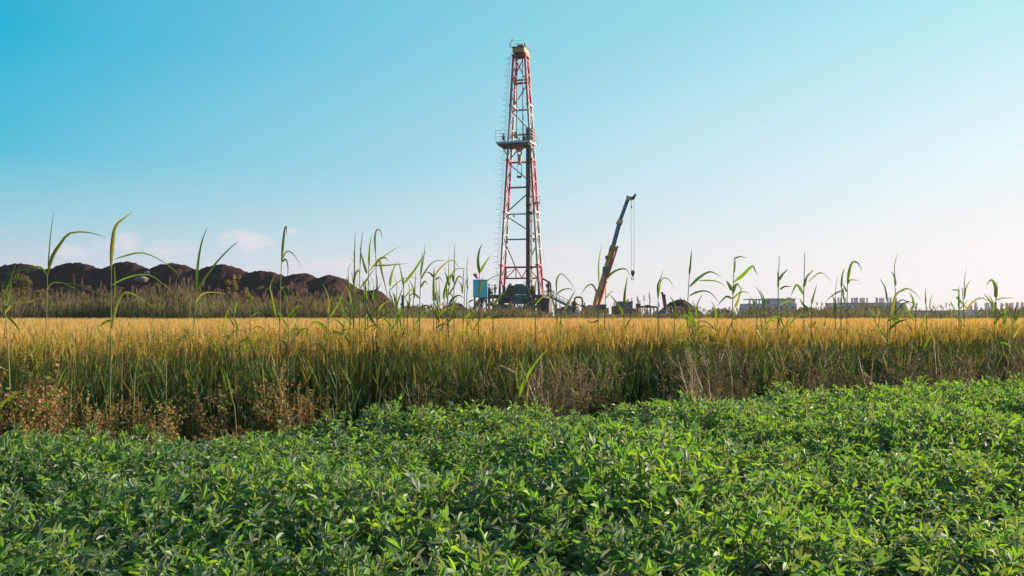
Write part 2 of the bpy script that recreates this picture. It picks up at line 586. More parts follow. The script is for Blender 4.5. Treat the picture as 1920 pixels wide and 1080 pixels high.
def rock(px, py, D, s, label):
    c = P(px, py, D)
    mb = MB()
    vs_, fs = [], []
    for i in range(7):
        th = math.pi * i / 6
        for j in range(9):
            ph = 2 * math.pi * j / 9
            r = s * (1 + .35 * noise.noise(V((math.cos(ph) * math.sin(th), math.sin(ph) * math.sin(th), math.cos(th))) * 1.6 + V((px, 0, 0))))
            vs_.append(c + V((math.cos(ph) * math.sin(th) * r * 1.3, math.sin(ph) * math.sin(th) * r, math.cos(th) * r * .75)))
    for i in range(6):
        for j in range(9):
            fs.append((i * 9 + j, i * 9 + (j + 1) % 9, (i + 1) * 9 + (j + 1) % 9, (i + 1) * 9 + j))
    mb.mesh(vs_, fs)
    o = ob('rock', mb.data('rock', M['rock'], c), None, c)
    tag(o, label, 'rock')


rock(266, 524, 108.3, .5, 'large pale boulder on the slope of the long soil heap')
rock(276, 512, 110.2, .3, 'small pale boulder above the large one on the soil heap')


# ------------------------------------------------------------------ drilling rig
RD = 144.0
RK = RD / F
ROT = rad(16)
UX, VX = V((math.cos(ROT), -math.sin(ROT), 0)), V((math.sin(ROT), math.cos(ROT), 0))
RC = 973.5
RX = P(RC, 590, RD).x


def rz(py):
    return P(960, py, RD).z


def L(px, py, v=0.0):
    """point of the rig whose picture is near (px,py), v metres behind the front plane"""
    u = ((px - RC) * RK - v * math.sin(ROT)) / math.cos(ROT)
    p = V((RX, RD, 0)) + UX * u + VX * v
    p.z = rz(py)
    return p


def U(u, z, v=0.0):
    p = V((RX, RD, 0)) + UX * u + VX * v
    p.z = z
    return p


def half(z):              # half span between the front chords at height z
    z0, z1 = rz(510), rz(100)
    return 2.78 + (.86 - 2.78) * (z - z0) / (z1 - z0)


def rig():
    t = thing('drilling_rig', 'tall red and white oil drilling derrick with a working platform halfway up', 'drilling rig', (RX, RD, 0))
    zt, zb = rz(101), rz(578)
    segs = [(zb, rz(495), 'red'), (rz(495), rz(395), 'white'), (rz(395), rz(297), 'red'), (rz(297), rz(194), 'white'), (rz(194), zt, 'red')]
    W, DP = .12, 2.3
    for s in (-1, 1):
        leg = None
        for i, (za, zb_, c) in enumerate(segs):
            mb = MB()
            for du, v in ((0, 0), (0, DP)):
                taper = .75 + .25 * (1 - (za / zt))
                mb.bar(U(s * half(za) + du, za, v * taper), U(s * half(zb_) + du, zb_ - .02, v * taper), .27, .27, up=VX)
            # lacing on the side faces
            z, k = za + .15, 0
            while z < zb_ - 1.0:
                h = 2.1
                z2 = min(z + h, zb_ - .1)
                v0, v1 = (0, DP) if k % 2 == 0 else (DP, 0)
                tp = .75 + .25 * (1 - (z / zt))
                mb.bar(U(s * half(z) + W / 2, z, v0 * tp), U(s * half(z2) + W / 2, z2, v1 * tp), .13, .13, up=UX)
                mb.bar(U(s * half(z2) + W / 2, z2, 0), U(s * half(z2) + W / 2, z2, DP * tp), .14, .14, up=UX)
                z = z2; k += 1
            mb.box(U(s * half(zb_), zb_ - .15, DP * .4), (W + .35, DP * 1.0, .26), rz=-ROT)
            if i == 0:
                leg = part('mast_leg', mb, [M[c]], t)
            else:
                part('leg_section', mb, [M[c]], leg)
    beams = [(104, .2, 'red'), (145, .22, 'red'), (151, .28, 'red'), (202, .2, 'red'), (248.5, .2, 'red'), (301, .24, 'red'), (348.5, .24, 'red'),
             (399, .18, 'grey'), (447, .2, 'grey'), (500, .26, 'red'), (521, .22, 'red')]
    for py, w, c in beams:
        z = rz(py); h = half(z)
        mb = MB(); mb.bar(U(-h, z, 1.7), U(h, z, 1.7), w, w, up=VX)
        part('crossbeam', mb, [M[c]], t)
    for (xa, ya, xb, yb, c, w) in [(967, 105, 985, 141, 'red', .14), (982, 104, 963, 142, 'red', .14), (986, 158, 963, 194, 'red', .14), (960, 203, 990, 237, 'grey', .14),
                                   (956, 294, 969, 279, 'grey', .13), (955, 303, 990, 334, 'grey', .15), (951, 394, 990, 360, 'grey', .16), (949, 402, 1003, 438, 'grey', .15),
                                   (947, 452, 967, 500, 'grey', .15), (1004, 463, 993, 489, 'grey', .14), (950, 520, 967, 502, 'red', .12), (968, 502, 979, 520, 'red', .12),
                                   (979, 520, 989, 502, 'red', .12), (992, 503, 1007, 519, 'red', .12), (967.5, 500, 967.5, 521, 'red', .13), (949, 500, 949, 521, 'red', .13)]:
        mb = MB(); mb.bar(L(xa, ya, 1.95), L(xb, yb, 1.95), w, w)
        part('brace', mb, [M[c]], t)
    # crown
    zc = rz(100)
    cr = None
    mb = MB()
    for v in (-.35, 2.2):
        mb.box(U(0, rz(94.5), v), (1.75, .28, .62), rz=-ROT)
    for u in (-.78, .78):
        mb.box(U(u, rz(94.5), .92), (.3, 2.2, .6), rz=-ROT)
    cr = part('crown_block', mb, M['yellow'], t)
    mb = MB(); mb.box(U(0, rz(89.8), .9), (1.95, 3.2, .1), rz=-ROT); mb.box(U(0, rz(99.5), .9), (1.5, 1.6, .5), rz=-ROT); part('crown_floor', mb, M['dark'], cr)
    for u in (-.35, 0, .35):
        mb = MB(); c_ = U(u, rz(86.5), .9); mb.tube([c_ - UX * .1, c_ + UX * .1], .52, 16); part('sheave', mb, M['dark'], cr)
    mb = MB(); mb.bar(U(.75, rz(90), .5), U(.72, rz(80.5), .5), .2); part('post', mb, M['rust'], cr)
    mb = MB(); mb.bar(U(-1.2, rz(90), -.6), U(-1.2, rz(80), -.6), .1); mb.box(U(-.9, rz(77), -.6), (.15, .15, .3)); part('lamp_post', mb, M['dark'], cr)
    mb = MB()
    for zz_ in (rz(78.5), rz(84)):
        for a, b in (((-1.0, -.7), (1.0, -.7)), ((1.0, -.7), (1.0, 2.5)), ((1.0, 2.5), (-1.0, 2.5)), ((-1.0, 2.5), (-1.0, -.7))):
            mb.bar(U(a[0], zz_, a[1]), U(b[0], zz_, b[1]), .032)
    for u, v in ((-1.0, -.7), (0, -.7), (1.0, -.7), (1.0, .9), (1.0, 2.5), (0, 2.5), (-1.0, 2.5), (-1.0, .9)):
        mb.bar(U(u, rz(90), v), U(u, rz(78.5), v), .032)
    part('railing', mb, M['rail'], cr)
    # drilling lines
    for px in (969.5, 980.8):
        mb = MB(); mb.tube([L(px, 98, .9), L(px, 262, .9)], .085, 6); part('drilling_line', mb, M['dark'], t)
    # platform halfway up (monkey board)
    mbx = MB()
    zf = rz(268.5)
    mbx.box(U(-.55, zf, .6), (5.1, 3.9, .27), rz=-ROT)
    pf = part('platform', mbx, M['rail'], t)
    mb = MB(); mb.box(U(-.6, rz(272.5), .6), (4.6, 3.6, .16), rz=-ROT); part('platform_frame', mb, M['rust'], pf)
    mb = MB()
    for zz_ in (rz(246), rz(252), rz(258)):
        for a, b in (((-3.2, -1.45), (2.1, -1.45)), ((2.1, -1.45), (2.1, 2.6)), ((2.1, 2.6), (-3.2, 2.6)), ((-3.2, 2.6), (-3.2, -1.45))):
            mb.bar(U(a[0], zz_, a[1]), U(b[0], zz_, b[1]), .032)
    for u in (-3.2, -2.45, -1.7, -.6, .5, 1.3, 2.1):
        for v in (-1.45, 2.6):
            mb.bar(U(u, zf, v), U(u, rz(246), v), .035)
    part('railing', mb, M['rail'], pf)
    for s, u0 in ((-1, -2.6), (1, 2.0)):
        mb = MB(); mb.tube([U(u0, zf - .2, -.2), U(u0 + (.35 if s < 0 else -.1), rz(281), -.1), U(s * half(rz(292)), rz(291), 0)], .07, 5); part('strut', mb, M['dark'], pf)
    mb = MB(); mb.box(U(-.1, rz(264.8), .3), (1.5, .5, .3), rz=-ROT); mb.tube([L(966, 250, .3), L(975, 263, .3)], .09, 5); mb.box(L(966, 252, .3), (.3, .3, .9), rz=-ROT); part('pipe_winch', mb, M['yellow'], pf)
    mb = MB(); mb.tube([L(983, 262, .3), L(984, 253, .3)], .12, 5); mb.box(L(982.5, 262, .3), (.45, .4, .9), rz=-ROT); part('hydraulic_arm', mb, M['rust'], pf)
    # travelling block, hook and elevator
    bl = None
    mb = MB()
    c0 = L(973.5, 272, .9)
    pts = [(.78, 268), (.78, 273), (.52, 278), (.3, 282)]
    ring = []
    vs_, fs = [], []
    for hw, py in pts:
        for i, j in ((-1, -1), (1, -1), (1, 1), (-1, 1)):
            p = c0 + UX * (i * hw) + VX * (j * .32); p.z = rz(py); vs_.append(p)
    for k in range(len(pts) - 1):
        for q in range(4):
            fs.append((k * 4 + q, k * 4 + (q + 1) % 4, k * 4 + 4 + (q + 1) % 4, k * 4 + 4 + q))
    fs += [(3, 2, 1, 0), (12, 13, 14, 15)]
    mb.mesh(vs_, fs)
    bl = part('travelling_block', mb, M['orange'], t)
    mb = MB()
    cc = L(974, 285.5, .9)
    mb.tube([cc + UX * (math.cos(a) * .34) + V((0, 0, math.sin(a) * .34)) for a in [2 * math.pi * k / 12 for k in range(13)]], .1, 5)
    part('hook', mb, M['dark'], bl)
    mb = MB(); mb.tube([L(974, 288, .9), L(974, 300, .9)], .27, 8); mb.tube([L(974, 300.2, .9), L(974, 307, .9)], .18, 8); part('swivel', mb, M['orange'], bl)
    mb = MB()
    for px in (970.3, 978):
        mb.tube([L(974 + (px - 974) * .5, 304, .9), L(px, 311, .9), L(px, 328, .9)], .05, 5)
    part('elevator_link', mb, M['dark'], bl)
    mb = MB(); mb.box(L(974, 329.5, .9), (.7, .5, .2), rz=-ROT); mb.box(L(974, 331.2, .9), (.45, .4, .14), rz=-ROT); part('elevator', mb, M['dark'], bl)
    # ladder on the left leg
    mb = MB()
    zz_ = rz(560)
    a0, a1 = L(929, 540, 1.2), L(954, 100, 1.2)
    b0, b1 = L(932, 540, 1.2), L(957, 100, 1.2)
    mb.bar(a0, a1, .03); mb.bar(b0, b1, .03)
    for k in range(70):
        f = k / 69
        mb.bar(a0.lerp(a1, f), b0.lerp(b1, f), .03)
    for k in range(40):
        f = (k + .5) / 40
        p = a0.lerp(a1, f); q = b0.lerp(b1, f)
        mb.tube([p, p - UX * .45 - VX * .25, p - UX * .45 - VX * .6, q - VX * .7, q], .016, 3)
    part('ladder', mb, M['rail'], t)
    # small side platform
    mb = MB(); mb.box(L(1007.5, 380.5, .5), (.95, .9, .08), rz=-ROT)
    sp = part('side_platform', mb, M['grey'], t)
    mb = MB()
    for px in (1004, 1012):
        mb.bar(L(px, 380, .1), L(px, 369, .1), .05)
    mb.bar(L(1004, 369, .1), L(1012, 369, .1), .05)
    mb.bar(L(1008, 389, .3), L(1012, 381, .3), .05)
    part('railing', mb, M['grey'], sp)
    # standpipe & hose along the right leg
    mb = MB(); mb.tube([L(998, 268, 1.2), L(997, 330, 1.2), L(996, 372, 1.2), L(995, 400, 1.2), L(994.5, 530, 1.2)], .1, 6); part('standpipe', mb, M['dark'], t)
    # guy lines
    for (xa, ya, xb, yb, v, yd) in [(955, 150, 868, 430, 0, -18), (950, 275, 842, 480, 0, -16), (958, 100, 800, 598, 0, -30), (1006, 390, 1026, 520, .5, -3)]:
        mb = MB(); e = L(xb, yb, v); e = e + V((0, yd, 0)); e2 = P(xb, yb, e.y)
        mb.tube([L(xa, ya, v), e2], .008, 4); part('guy_line', mb, M['grey'], t)
    for px, py, ln in ((963.5, 399, 4), (951, 447, 5), (1001, 447, 4)):
        mb = MB(); mb.tube([L(px, py, 1.7), L(px, py + ln, 1.7)], .05, 4); mb.box(L(px, py + ln, 1.7), (.22, .22, .22)); part('lamp', mb, M['dark'], t)
    # floor and substructure
    mb = MB(); zf2 = rz(556)
    mb.box(U(-.35, zf2, 1.6), (8.4, 6.4, .45), rz=-ROT)
    fl = part('drill_floor', mb, M['dark'], t)
    mb = MB()
    for u in (-4.2, -2.4, -.4, 1.6, 3.4):
        for v in (-1.2, 4.4):
            mb.bar(U(u, 0, v), U(u, zf2 - .24, v), .34, .34)
    for v in (-1.2, 4.4):
        for u0, u1 in ((-4.2, -2.4), (-.4, 1.6), (1.6, 3.4)):
            mb.bar(U(u0, .2, v), U(u1, zf2 - .4, v), .18)
            mb.bar(U(u1, .2, v), U(u0, zf2 - .4, v), .18)
        mb.bar(U(-4.3, zf2 * .45, v), U(3.5, zf2 * .45, v), .2)
    part('substructure', mb, M['rust'], t)
    mb = MB(); mb.box(L(977, 542, 1.4), (1.25, 2.0, rz(533.5) - rz(553)), rz=-ROT); mb.box(L(983.4, 543.5, 1.0), (.6, 1.6, rz(537) - rz(553)), rz=-ROT); part('control_cabinet', mb, M['teal'], t)
    dw = MB(); dw.box(L(983, 562, -1.0), (2.5, 2.0, rz(554.5) - rz(571)), rz=-ROT); dwo = part('drawworks', dw, M['teal'], t)
    mb = MB(); c_ = L(980, 562, -2.1); mb.tube([c_, c_ + UX * 1.2], .55, 14); part('drum', mb, M['dark'], dwo)
    mb = MB(); c_ = L(953, 560, 1.0)
    mb.box(L(952, 562, .6), (1.3, 1.6, rz(556) - rz(569)), rz=-ROT); mb.box(L(958.8, 546, 1.0), (.9, 1.2, rz(535) - rz(557)), rz=-ROT)
    mb.box(L(945, 543, 1.0), (.35, .5, rz(537) - rz(553)), rz=-ROT); mb.tube([L(954, 537, 1), L(956, 531.5, 1), L(959, 534, 1)], .14, 6); mb.tube([L(962, 556, .5), L(963, 540, .5)], .25, 8)
    part('pump_unit', mb, M['dark'], t)
    mb = MB()
    for px, py in ((948, 546), (951, 541), (960, 543), (966, 537.5), (990, 541), (997, 539), (1000, 545)):
        mb.box(L(px, py + 4, .2 + R.uniform(0, 2)), (R.uniform(.3, .6), .5, R.uniform(.7, 1.3)), rz=R.uniform(-.5, .2))
    mb.tube([L(1000, 538, .5), L(1003, 546, .2), L(1002, 556, .2)], .14, 6); mb.tube([L(966, 537, .5), L(971, 536, .5)], .16, 6)
    part('valve_gear', mb, M['rust'], t)
    mb = MB(); mb.box(L(942, 577, -1.5), (2.4, 1.6, rz(571.5) - rz(583)), rz=-ROT); mb.bar(L(926, 571.5, -2), L(957, 571.5, -2), .14); part('mud_tank', mb, M['rust'], t)
    mb = MB(); mb.box(L(995, 577, -1.6), (.7, .9, rz(568) - rz(588)), rz=-ROT - .4); mb.box(L(972, 585, -1.4), (2.0, 1.6, rz(578) - rz(596)), rz=-ROT); part('generator', mb, M['teal'], t)
    mb = MB(); mb.box(L(1012, 566, 1.2), (1.5, 1.8, rz(557.5) - rz(566)), rz=-ROT); mb.box(L(1022, 575, .8), (1.6, 2, rz(562) - rz(592)), rz=-ROT); part('engine_housing', mb, M['dark'], t)
    # side floor, ramp and railings on the left
    mb = MB(); mb.box(L(920, 557.8, .2), (2.1, 3.0, .26), rz=-ROT); mb.bar(L(917, 559, -.8), L(917, 592, -.8), .2); mb.bar(L(908, 590, -.5), L(926, 562, -.5), .16); mb.bar(L(908, 562, -.5), L(924, 588, -.5), .14); part('side_floor', mb, M['dark'], t)
    rp = MB(); rp.bar(L(888, 581, -2.6), L(911, 548.5, -2.2), 1.5, .38, up=V((0, 0, 1))); rpo = part('pipe_ramp', rp, M['grey'], t)
    mb = MB(); mb.bar(L(910, 548.5, -2.2), L(921, 546, -2.0), 1.5, .9); mb.bar(L(893, 592, -2.0), L(909, 556, -1.8), .3); mb.bar(L(903, 592, -2.0), L(903, 562, -1.8), .2); part('ramp_support', mb, M['dark'], rpo)
    mb = MB()
    for v in (-3.3, -1.6):
        mb.bar(L(887, 577, v), L(912, 541.5, v), .07)
    part('ramp_rail', mb, M['white'], rpo)
    # stair and pipework on the right
    st = MB(); st.bar(L(1032, 556.5, .2), L(1083, 583, .2), .9, .34); sto = part('stair', st, M['grey'], t)
    mb = MB()
    for dy in (-10, -5):
        mb.bar(L(1034, 558 + dy, -.2), L(1083, 583 + dy, -.2), .06)
    for k in range(8):
        f = k / 7; px = 1034 + 49 * f; py = 557 + 26 * f
        mb.bar(L(px, py, -.2), L(px, py - 10, -.2), .05)
    part('handrail', mb, M['rust'], sto)
    mb = MB()
    for px in (1041, 1049, 1060):
        mb.bar(L(px, 562 + (px - 1041) * .5, .2), L(px, 596, .2), .12)
    part('stair_post', mb, M['grey'], sto)
    mb = MB(); mb.tube([L(1017, 522, .8), L(1026, 527.5, .8), L(1030.5, 529.5, .8), L(1032, 533, .8), L(1032.5, 556, .8)], .13, 6); mb.tube([L(1028, 530, .8), L(1028, 556, .8)], .16, 6); mb.box(L(1026, 536, .6), (.4, .4, .5)); mb.box(L(1030, 545, .6), (.7, .5, .3)); part('mud_pipe', mb, M['rust'], t)
    mb = MB()
    for px in (1020, 1024, 1036, 1038):
        mb.bar(L(px, 556, .0), L(px, 545, .0), .08)
    mb.bar(L(1019, 547, 0), L(1038, 546, 0), .07)
    part('railing', mb, M['rust'], fl)
    # racked drill pipe
    rk = thing('drill_pipe_stack', 'stack of long dark drill pipes standing racked inside the derrick', 'drill pipe', U(1.35, 0, .8))
    pm = MB()
    zt_, z0_ = rz(241), zf2 + .23
    pm.tube([V((0, 0, z0_)), V((0, 0, zt_))], .075, 6)
    pme = pm.data('pipe', M['dark'])
    for i in range(4):
        for j in range(6):
            c_ = U(1.12 + i * .155, 0, -.1 + j * .24) - V(rk.location)
            p_ = ob('pipe', pme, rk, c_)
            p_.scale.z = 1 + R.uniform(-.004, .004)
    fb = MB(); fb.box(L(996.5, 253.5, .9), (.75, 1.5, rz(240) - rz(266)), rz=-ROT); part('fingerboard_gate', fb, M['rust'], pf)


rig()


def extras_mid():
    # blue cabin (doghouse) beside the floor
    c0 = P(900.5, 560, 139)
    t = thing('site_cabin', 'bright cyan blue metal cabin raised beside the derrick floor', 'cabin', (c0.x, 139, 0))
    k = 139 / F
    z0, z1 = P(900, 557.5, 139).z, P(900, 525.5, 139).z
    mb = MB(); mb.box((c0.x, 139 + 1.2, (z0 + z1) / 2), (27 * k, 2.4, z1 - z0)); body = part('wall', mb, M['cabin'], t)
    mb = MB(); mb.box((c0.x, 140.2, z1 + .05), (28 * k, 2.6, .09)); part('roof', mb, M['cabin'], t)
    mb = MB(); mb.box((c0.x - .45, 138.96, (z0 + z1) / 2 - .1), (.8, .06, 1.9)); d = part('door', mb, M['cabin'], t)
    mb = MB(); mb.box((c0.x - .16, 138.9, (z0 + z1) / 2), (.05, .06, .2)); part('handle', mb, M['dark'], d)
    mb = MB()
    for i in range(9):
        mb.box((c0.x - 13 * k + i * 26 * k / 8, 138.985, (z0 + z1) / 2), (.05, .03, z1 - z0 - .1))
    part('wall_rib', mb, M['cabin'], body)
    mb = MB()
    for dx in (-11, 11):
        for dy in (.2, 2.2):
            mb.bar((c0.x + dx * k, 139 + dy, 0), (c0.x + dx * k, 139 + dy, z0), .16)
    mb.bar((c0.x - 11 * k, 139.2, .1), (c0.x + 11 * k, 139.2, z0 - .1), .1)
    part('support_leg', mb, M['teal'], t)
    # warning horn
    a = P(897, 526, 139.6); b = P(890.5, 513, 139.6)
    t = thing('wind_sock', 'red wind sock on a leaning pole above the cyan cabin', 'wind sock', a)
    mb = MB(); mb.tube([a, a.lerp(b, .35)], .05, 6); part('pole', mb, M['dark'], t)
    mb = MB(); mb.tube([a.lerp(b, .3), a.lerp(b, .7), b], [.13, .26, .36], 8); part('sock', mb, M['red'], t)
    # steel pipe arch + tank
    D = 141
    t = thing('pipe_arch', 'rusty steel pipe bent into an upside down U by the stair', 'pipe', P(1085, 600, D) * V((1, 1, 0)) if False else V((P(1085, 600, D).x, D, 0)))
    mb = MB()
    pp = [P(1077.5, 566, D), P(1077.5, 560.5, D), P(1080, 557.5, D), P(1088, 557.2, D), P(1091, 559, D), P(1092, 564, D), V((P(1092, 564, D).x, D, 0))]
    mb.tube(pp, .14, 7); part('pipe', mb, M['rust'], t)
    mb = MB(); mb.box(P(1092, 574, D) - V((0, .3, 0)), (.4, .25, .4)); part('flange', mb, M['dark'], t)
    c0 = P(1077, 572, 139)
    t = thing('mud_gas_tank', 'brown rusty upright tank at the foot of the stair', 'tank', (c0.x, 139, 0))
    mb = MB(); mb.tube([V((c0.x, 139, P(0, 581, 139).z)), V((c0.x, 139, P(0, 570, 139).z))], .36, 12); mb.tube([V((c0.x, 139, P(0, 570, 139).z)), V((c0.x, 139, P(0, 567, 139).z)), V((c0.x, 139, P(0, 564.5, 139).z))], [.42, .36, .18], 12)
    part('shell', mb, M['rust'], t, smooth=False)
    mb = MB(); mb.tube([V((c0.x, 139, 0)), V((c0.x, 139, P(0, 581, 139).z))], .28, 10); part('stand', mb, M['dark'], t)
    mb = MB(); mb.tube([c0 + V((.3, -.2, .2)), c0 + V((.9, -.2, -.1)), c0 + V((1.4, -.2, -.9))], .07, 6); part('outlet_pipe', mb, M['rust'], t)
    # dark grey low equipment skid behind
    for (x0, x1, y0, y1, D, m, nm, lb, ca) in [
            (1040, 1066, 578, 592, 147, 'shed', 'equipment_skid', 'dark blue equipment skid under the rig stair', 'equipment skid'),
            (1064, 1084, 574, 592, 146, 'grey', 'equipment_skid', 'grey boxy equipment skid behind the brown tank', 'equipment skid'),
            (1093, 1116, 574.5, 594, 150, 'rust', 'mud_container', 'brown steel container between the bent pipe and the crane', 'container'),
            (1149, 1172, 574, 596, 146, 'rust', 'mud_container', 'dark brown container behind the crane, left of the orange tent', 'container')]:
        a, b = P(x0, y0, D), P(x1, y1, D)
        t = thing(nm, lb, ca, ((a.x + b.x) / 2, D, 0))
        mb = MB(); mb.box(((a.x + b.x) / 2, D + 1, (a.z + .35) / 2), (b.x - a.x, 2, a.z - .35)); bd = part('body', mb, M[m], t)
        nb = 7
        for i in range(nb):
            mb = MB(); mb.box((a.x + (b.x - a.x) * (i + .5) / nb, D - .03, (a.z + .35) / 2), (.1, .06, a.z - .5)); part('rib', mb, M[m], bd)
        mb = MB(); mb.box(((a.x + b.x) / 2, D + 1, .09), (b.x - a.x + .2, 1.8, .17)); part('skid', mb, M['dark'], t)
        mb = MB(); mb.box(((a.x + b.x) / 2 + .2, D + 1, a.z + .12), (.5, .6, .22)); mb.tube([V((a.x + .3, D + .7, a.z)), V((a.x + .3, D + .7, a.z + .6))], .1, 6); part('hatch', mb, M['dark'], t)
    # white pipe fence
    D = 122
    a, b = P(1057, 586, D), P(1088, 601, D)
    t = thing('pipe_fence', 'low white pipe fence standing in the weeds under the rig stair', 'fence', ((a.x + b.x) / 2, D, 0))
    for x in (1057.5, 1072.5, 1087.5):
        mb = MB(); q = P(x, 584.5, D); mb.bar(V((q.x, D, 0)), q, .09); part('post', mb, M['white'], t)
    for py in (585.5, 592.5, 599):
        mb = MB(); mb.bar(P(1057, py, D - .06), P(1088, py, D - .06), .07); part('rail', mb, M['white'], t)
    # blue shed + orange tent
    D = 152
    a, b = P(1158, 566, D), P(1186.5, 592, D)
    t = thing('sheet_metal_hut', 'blue sheet metal hut standing behind the orange tent', 'hut', ((a.x + b.x) / 2, D, 0))
    mb = MB(); mb.box(((a.x + b.x) / 2, D + 1.6, a.z / 2), (b.x - a.x, 3.2, a.z)); w = part('wall', mb, M['shed'], t)
    mb = MB(); mb.box(((a.x + b.x) / 2, D + 1.6, a.z + .04), (b.x - a.x + .3, 3.5, .07)); part('roof', mb, M['grey'], t)
    for i in range(10):
        mb = MB(); mb.box((a.x + (b.x - a.x) * (i + .5) / 10, D - .02, a.z / 2), (.06, .04, a.z - .1)); part('rib', mb, M['shed'], w)
    D = 140
    a, b, c = P(1176, 576.5, D), P(1196, 585, D), P(1199, 597, D)
    t = thing('canvas_tent', 'orange canvas tent with a sloping roof in front of the blue hut', 'tent', ((a.x + b.x) / 2, D, 0))
    zr, ze, x0, x1 = a.z, P(0, 586, D).z, a.x, c.x
    mb = MB()
    mb.mesh([V((x0, D, 0)), V((x0, D, zr)), V((x1, D, ze)), V((x1, D, 0)), V((x0, D + 3, 0)), V((x0, D + 3, zr)), V((x1, D + 3, ze)), V((x1, D + 3, 0))],
            [(3, 2, 1, 0), (4, 5, 6, 7), (0, 1, 5, 4), (2, 3, 7, 6)])
    part('wall', mb, M['tarp'], t)
    mb = MB(); mb.mesh([V((x0 - .1, D - .15, zr + .03)), V((x1 + .15, D - .15, ze - .03)), V((x1 + .15, D + 3.15, ze - .03)), V((x0 - .1, D + 3.15, zr + .03)), V((x0 - .1, D - .15, zr + .1)), V((x1 + .15, D - .15, ze + .04)), V((x1 + .15, D + 3.15, ze + .04)), V((x0 - .1, D + 3.15, zr + .1))],
                       [(3, 2, 1, 0), (4, 5, 6, 7), (0, 1, 5, 4), (1, 2, 6, 5), (2, 3, 7, 6), (3, 0, 4, 7)]); part('roof', mb, M['tarp'], t)
    mb = MB()
    for i in range(5):
        f = (i + .5) / 5; x = x0 + (x1 - x0) * f
        mb.box((x, D - .03, (zr + (ze - zr) * f) / 2), (.06, .05, (zr + (ze - zr) * f) * .95))
    part('tent_pole', mb, M['rust'], t)
    # pipe trestle
    D = 138
    a, b = P(1195, 575.5, D), P(1232, 575.5, D)
    t = thing('pipe_trestle', 'rusty pipe trestle on thin posts between the tent and the leaning poles', 'pipe rack', ((a.x + b.x) / 2, D, 0))
    for x in (1196, 1200, 1209, 1213.5, 1220, 1226, 1232):
        mb = MB(); q = P(x, 576, D); mb.bar(V((q.x, D, 0)), q, .16); part('post', mb, M['rust'], t)
    for dy, r_ in ((0, .13), (.5, .1), (1.0, .13)):
        mb = MB(); mb.tube([a + V((0, dy, .1 * R.random())), a.lerp(b, .5) + V((0, dy, .02)), b + V((0, dy, 0))], r_, 6); part('pipe', mb, M['rust'], t)
    mb = MB(); mb.box(P(1215, 574, D), (.7, .5, .35)); mb.box(P(1196.5, 572.6, D), (.6, .5, .5)); part('valve', mb, M['dark'], t)
    # two leaning poles
    for (xa, xb, yt, lb) in ((1246.5, 1242, 551, 'taller rusty pole of two leaning side by side at the dark mound'), (1249.5, 1246, 555, 'shorter rusty pole of two leaning side by side at the dark mound')):
        D = 128
        q = P(xa, 580, D); tp = P(xb, yt, D); dirn = (tp - q) / (tp.z - q.z)
        bs = q - dirn * q.z
        t = thing('leaning_pole', lb, 'pole', bs)
        mb = MB(); mb.tube([bs, tp], .13, 8); part('shaft', mb, M['rust'], t)
        mb = MB(); mb.tube([tp, tp + dirn * .22], .17, 8); part('cap', mb, M['dark'], t)
    # barrels at their foot
    D = 127
    q = P(1246, 595, D)
    t = thing('oil_barrel', 'blue and white barrel at the foot of the leaning poles', 'barrel', (q.x, D, 0))
    mb = MB(); mb.tube([V((q.x, D, 0)), V((q.x, D, 1.2)), V((q.x, D, 1.9))], .34, 14); part('drum', mb, M['shed'], t)
    mb = MB(); mb.tube([V((q.x, D, 1.0)), V((q.x, D, 1.06))], .37, 14); mb.tube([V((q.x, D, 1.9)), V((q.x, D, 1.95))], .37, 14); part('hoop', mb, M['white'], t)
    # white pipe stands
    for i, (x0, x1, yt, lb) in enumerate(((1254, 1260, 575.5, 'white pipe trestle with a rounded top, nearer the leaning poles'), (1266.5, 1273.5, 577, 'white pipe trestle with a flat plank top on the dark mound'))):
        D = 127
        a, b = P(x0, yt, D), P(x1, yt, D)
        t = thing('pipe_stand', lb, 'pipe stand', ((a.x + b.x) / 2, D, 0))
        for s, p in ((-1, a), (1, b)):
            mb = MB(); mb.tube([V((p.x + s * .22, D, 0)), p], .055, 6); part('leg', mb, M['white'], t)
        mb = MB()
        if i == 0:
            mb.tube([a, a + V((.1, 0, .1)), b + V((-.1, 0, .1)), b], .055, 6)
        else:
            mb.box((a + b) / 2 + V((0, 0, .08)), (b.x - a.x + .2, .4, .16))
        part('top_rail', mb, M['white'], t)
    # teal post in the field behind the reeds
    D = 70
    q = P(755, 555, D)
    t = thing('marker_post', 'square teal concrete marker post among the reeds left of the rig', 'post', (q.x, D, 0))
    mb = MB(); mb.box((q.x, D, q.z / 2), (.17, .17, q.z)); part('shaft', mb, M['teal'], t)
    mb = MB(); mb.box((q.x, D, q.z + .03), (.21, .21, .06)); part('cap', mb, M['grey'], t)


extras_mid()


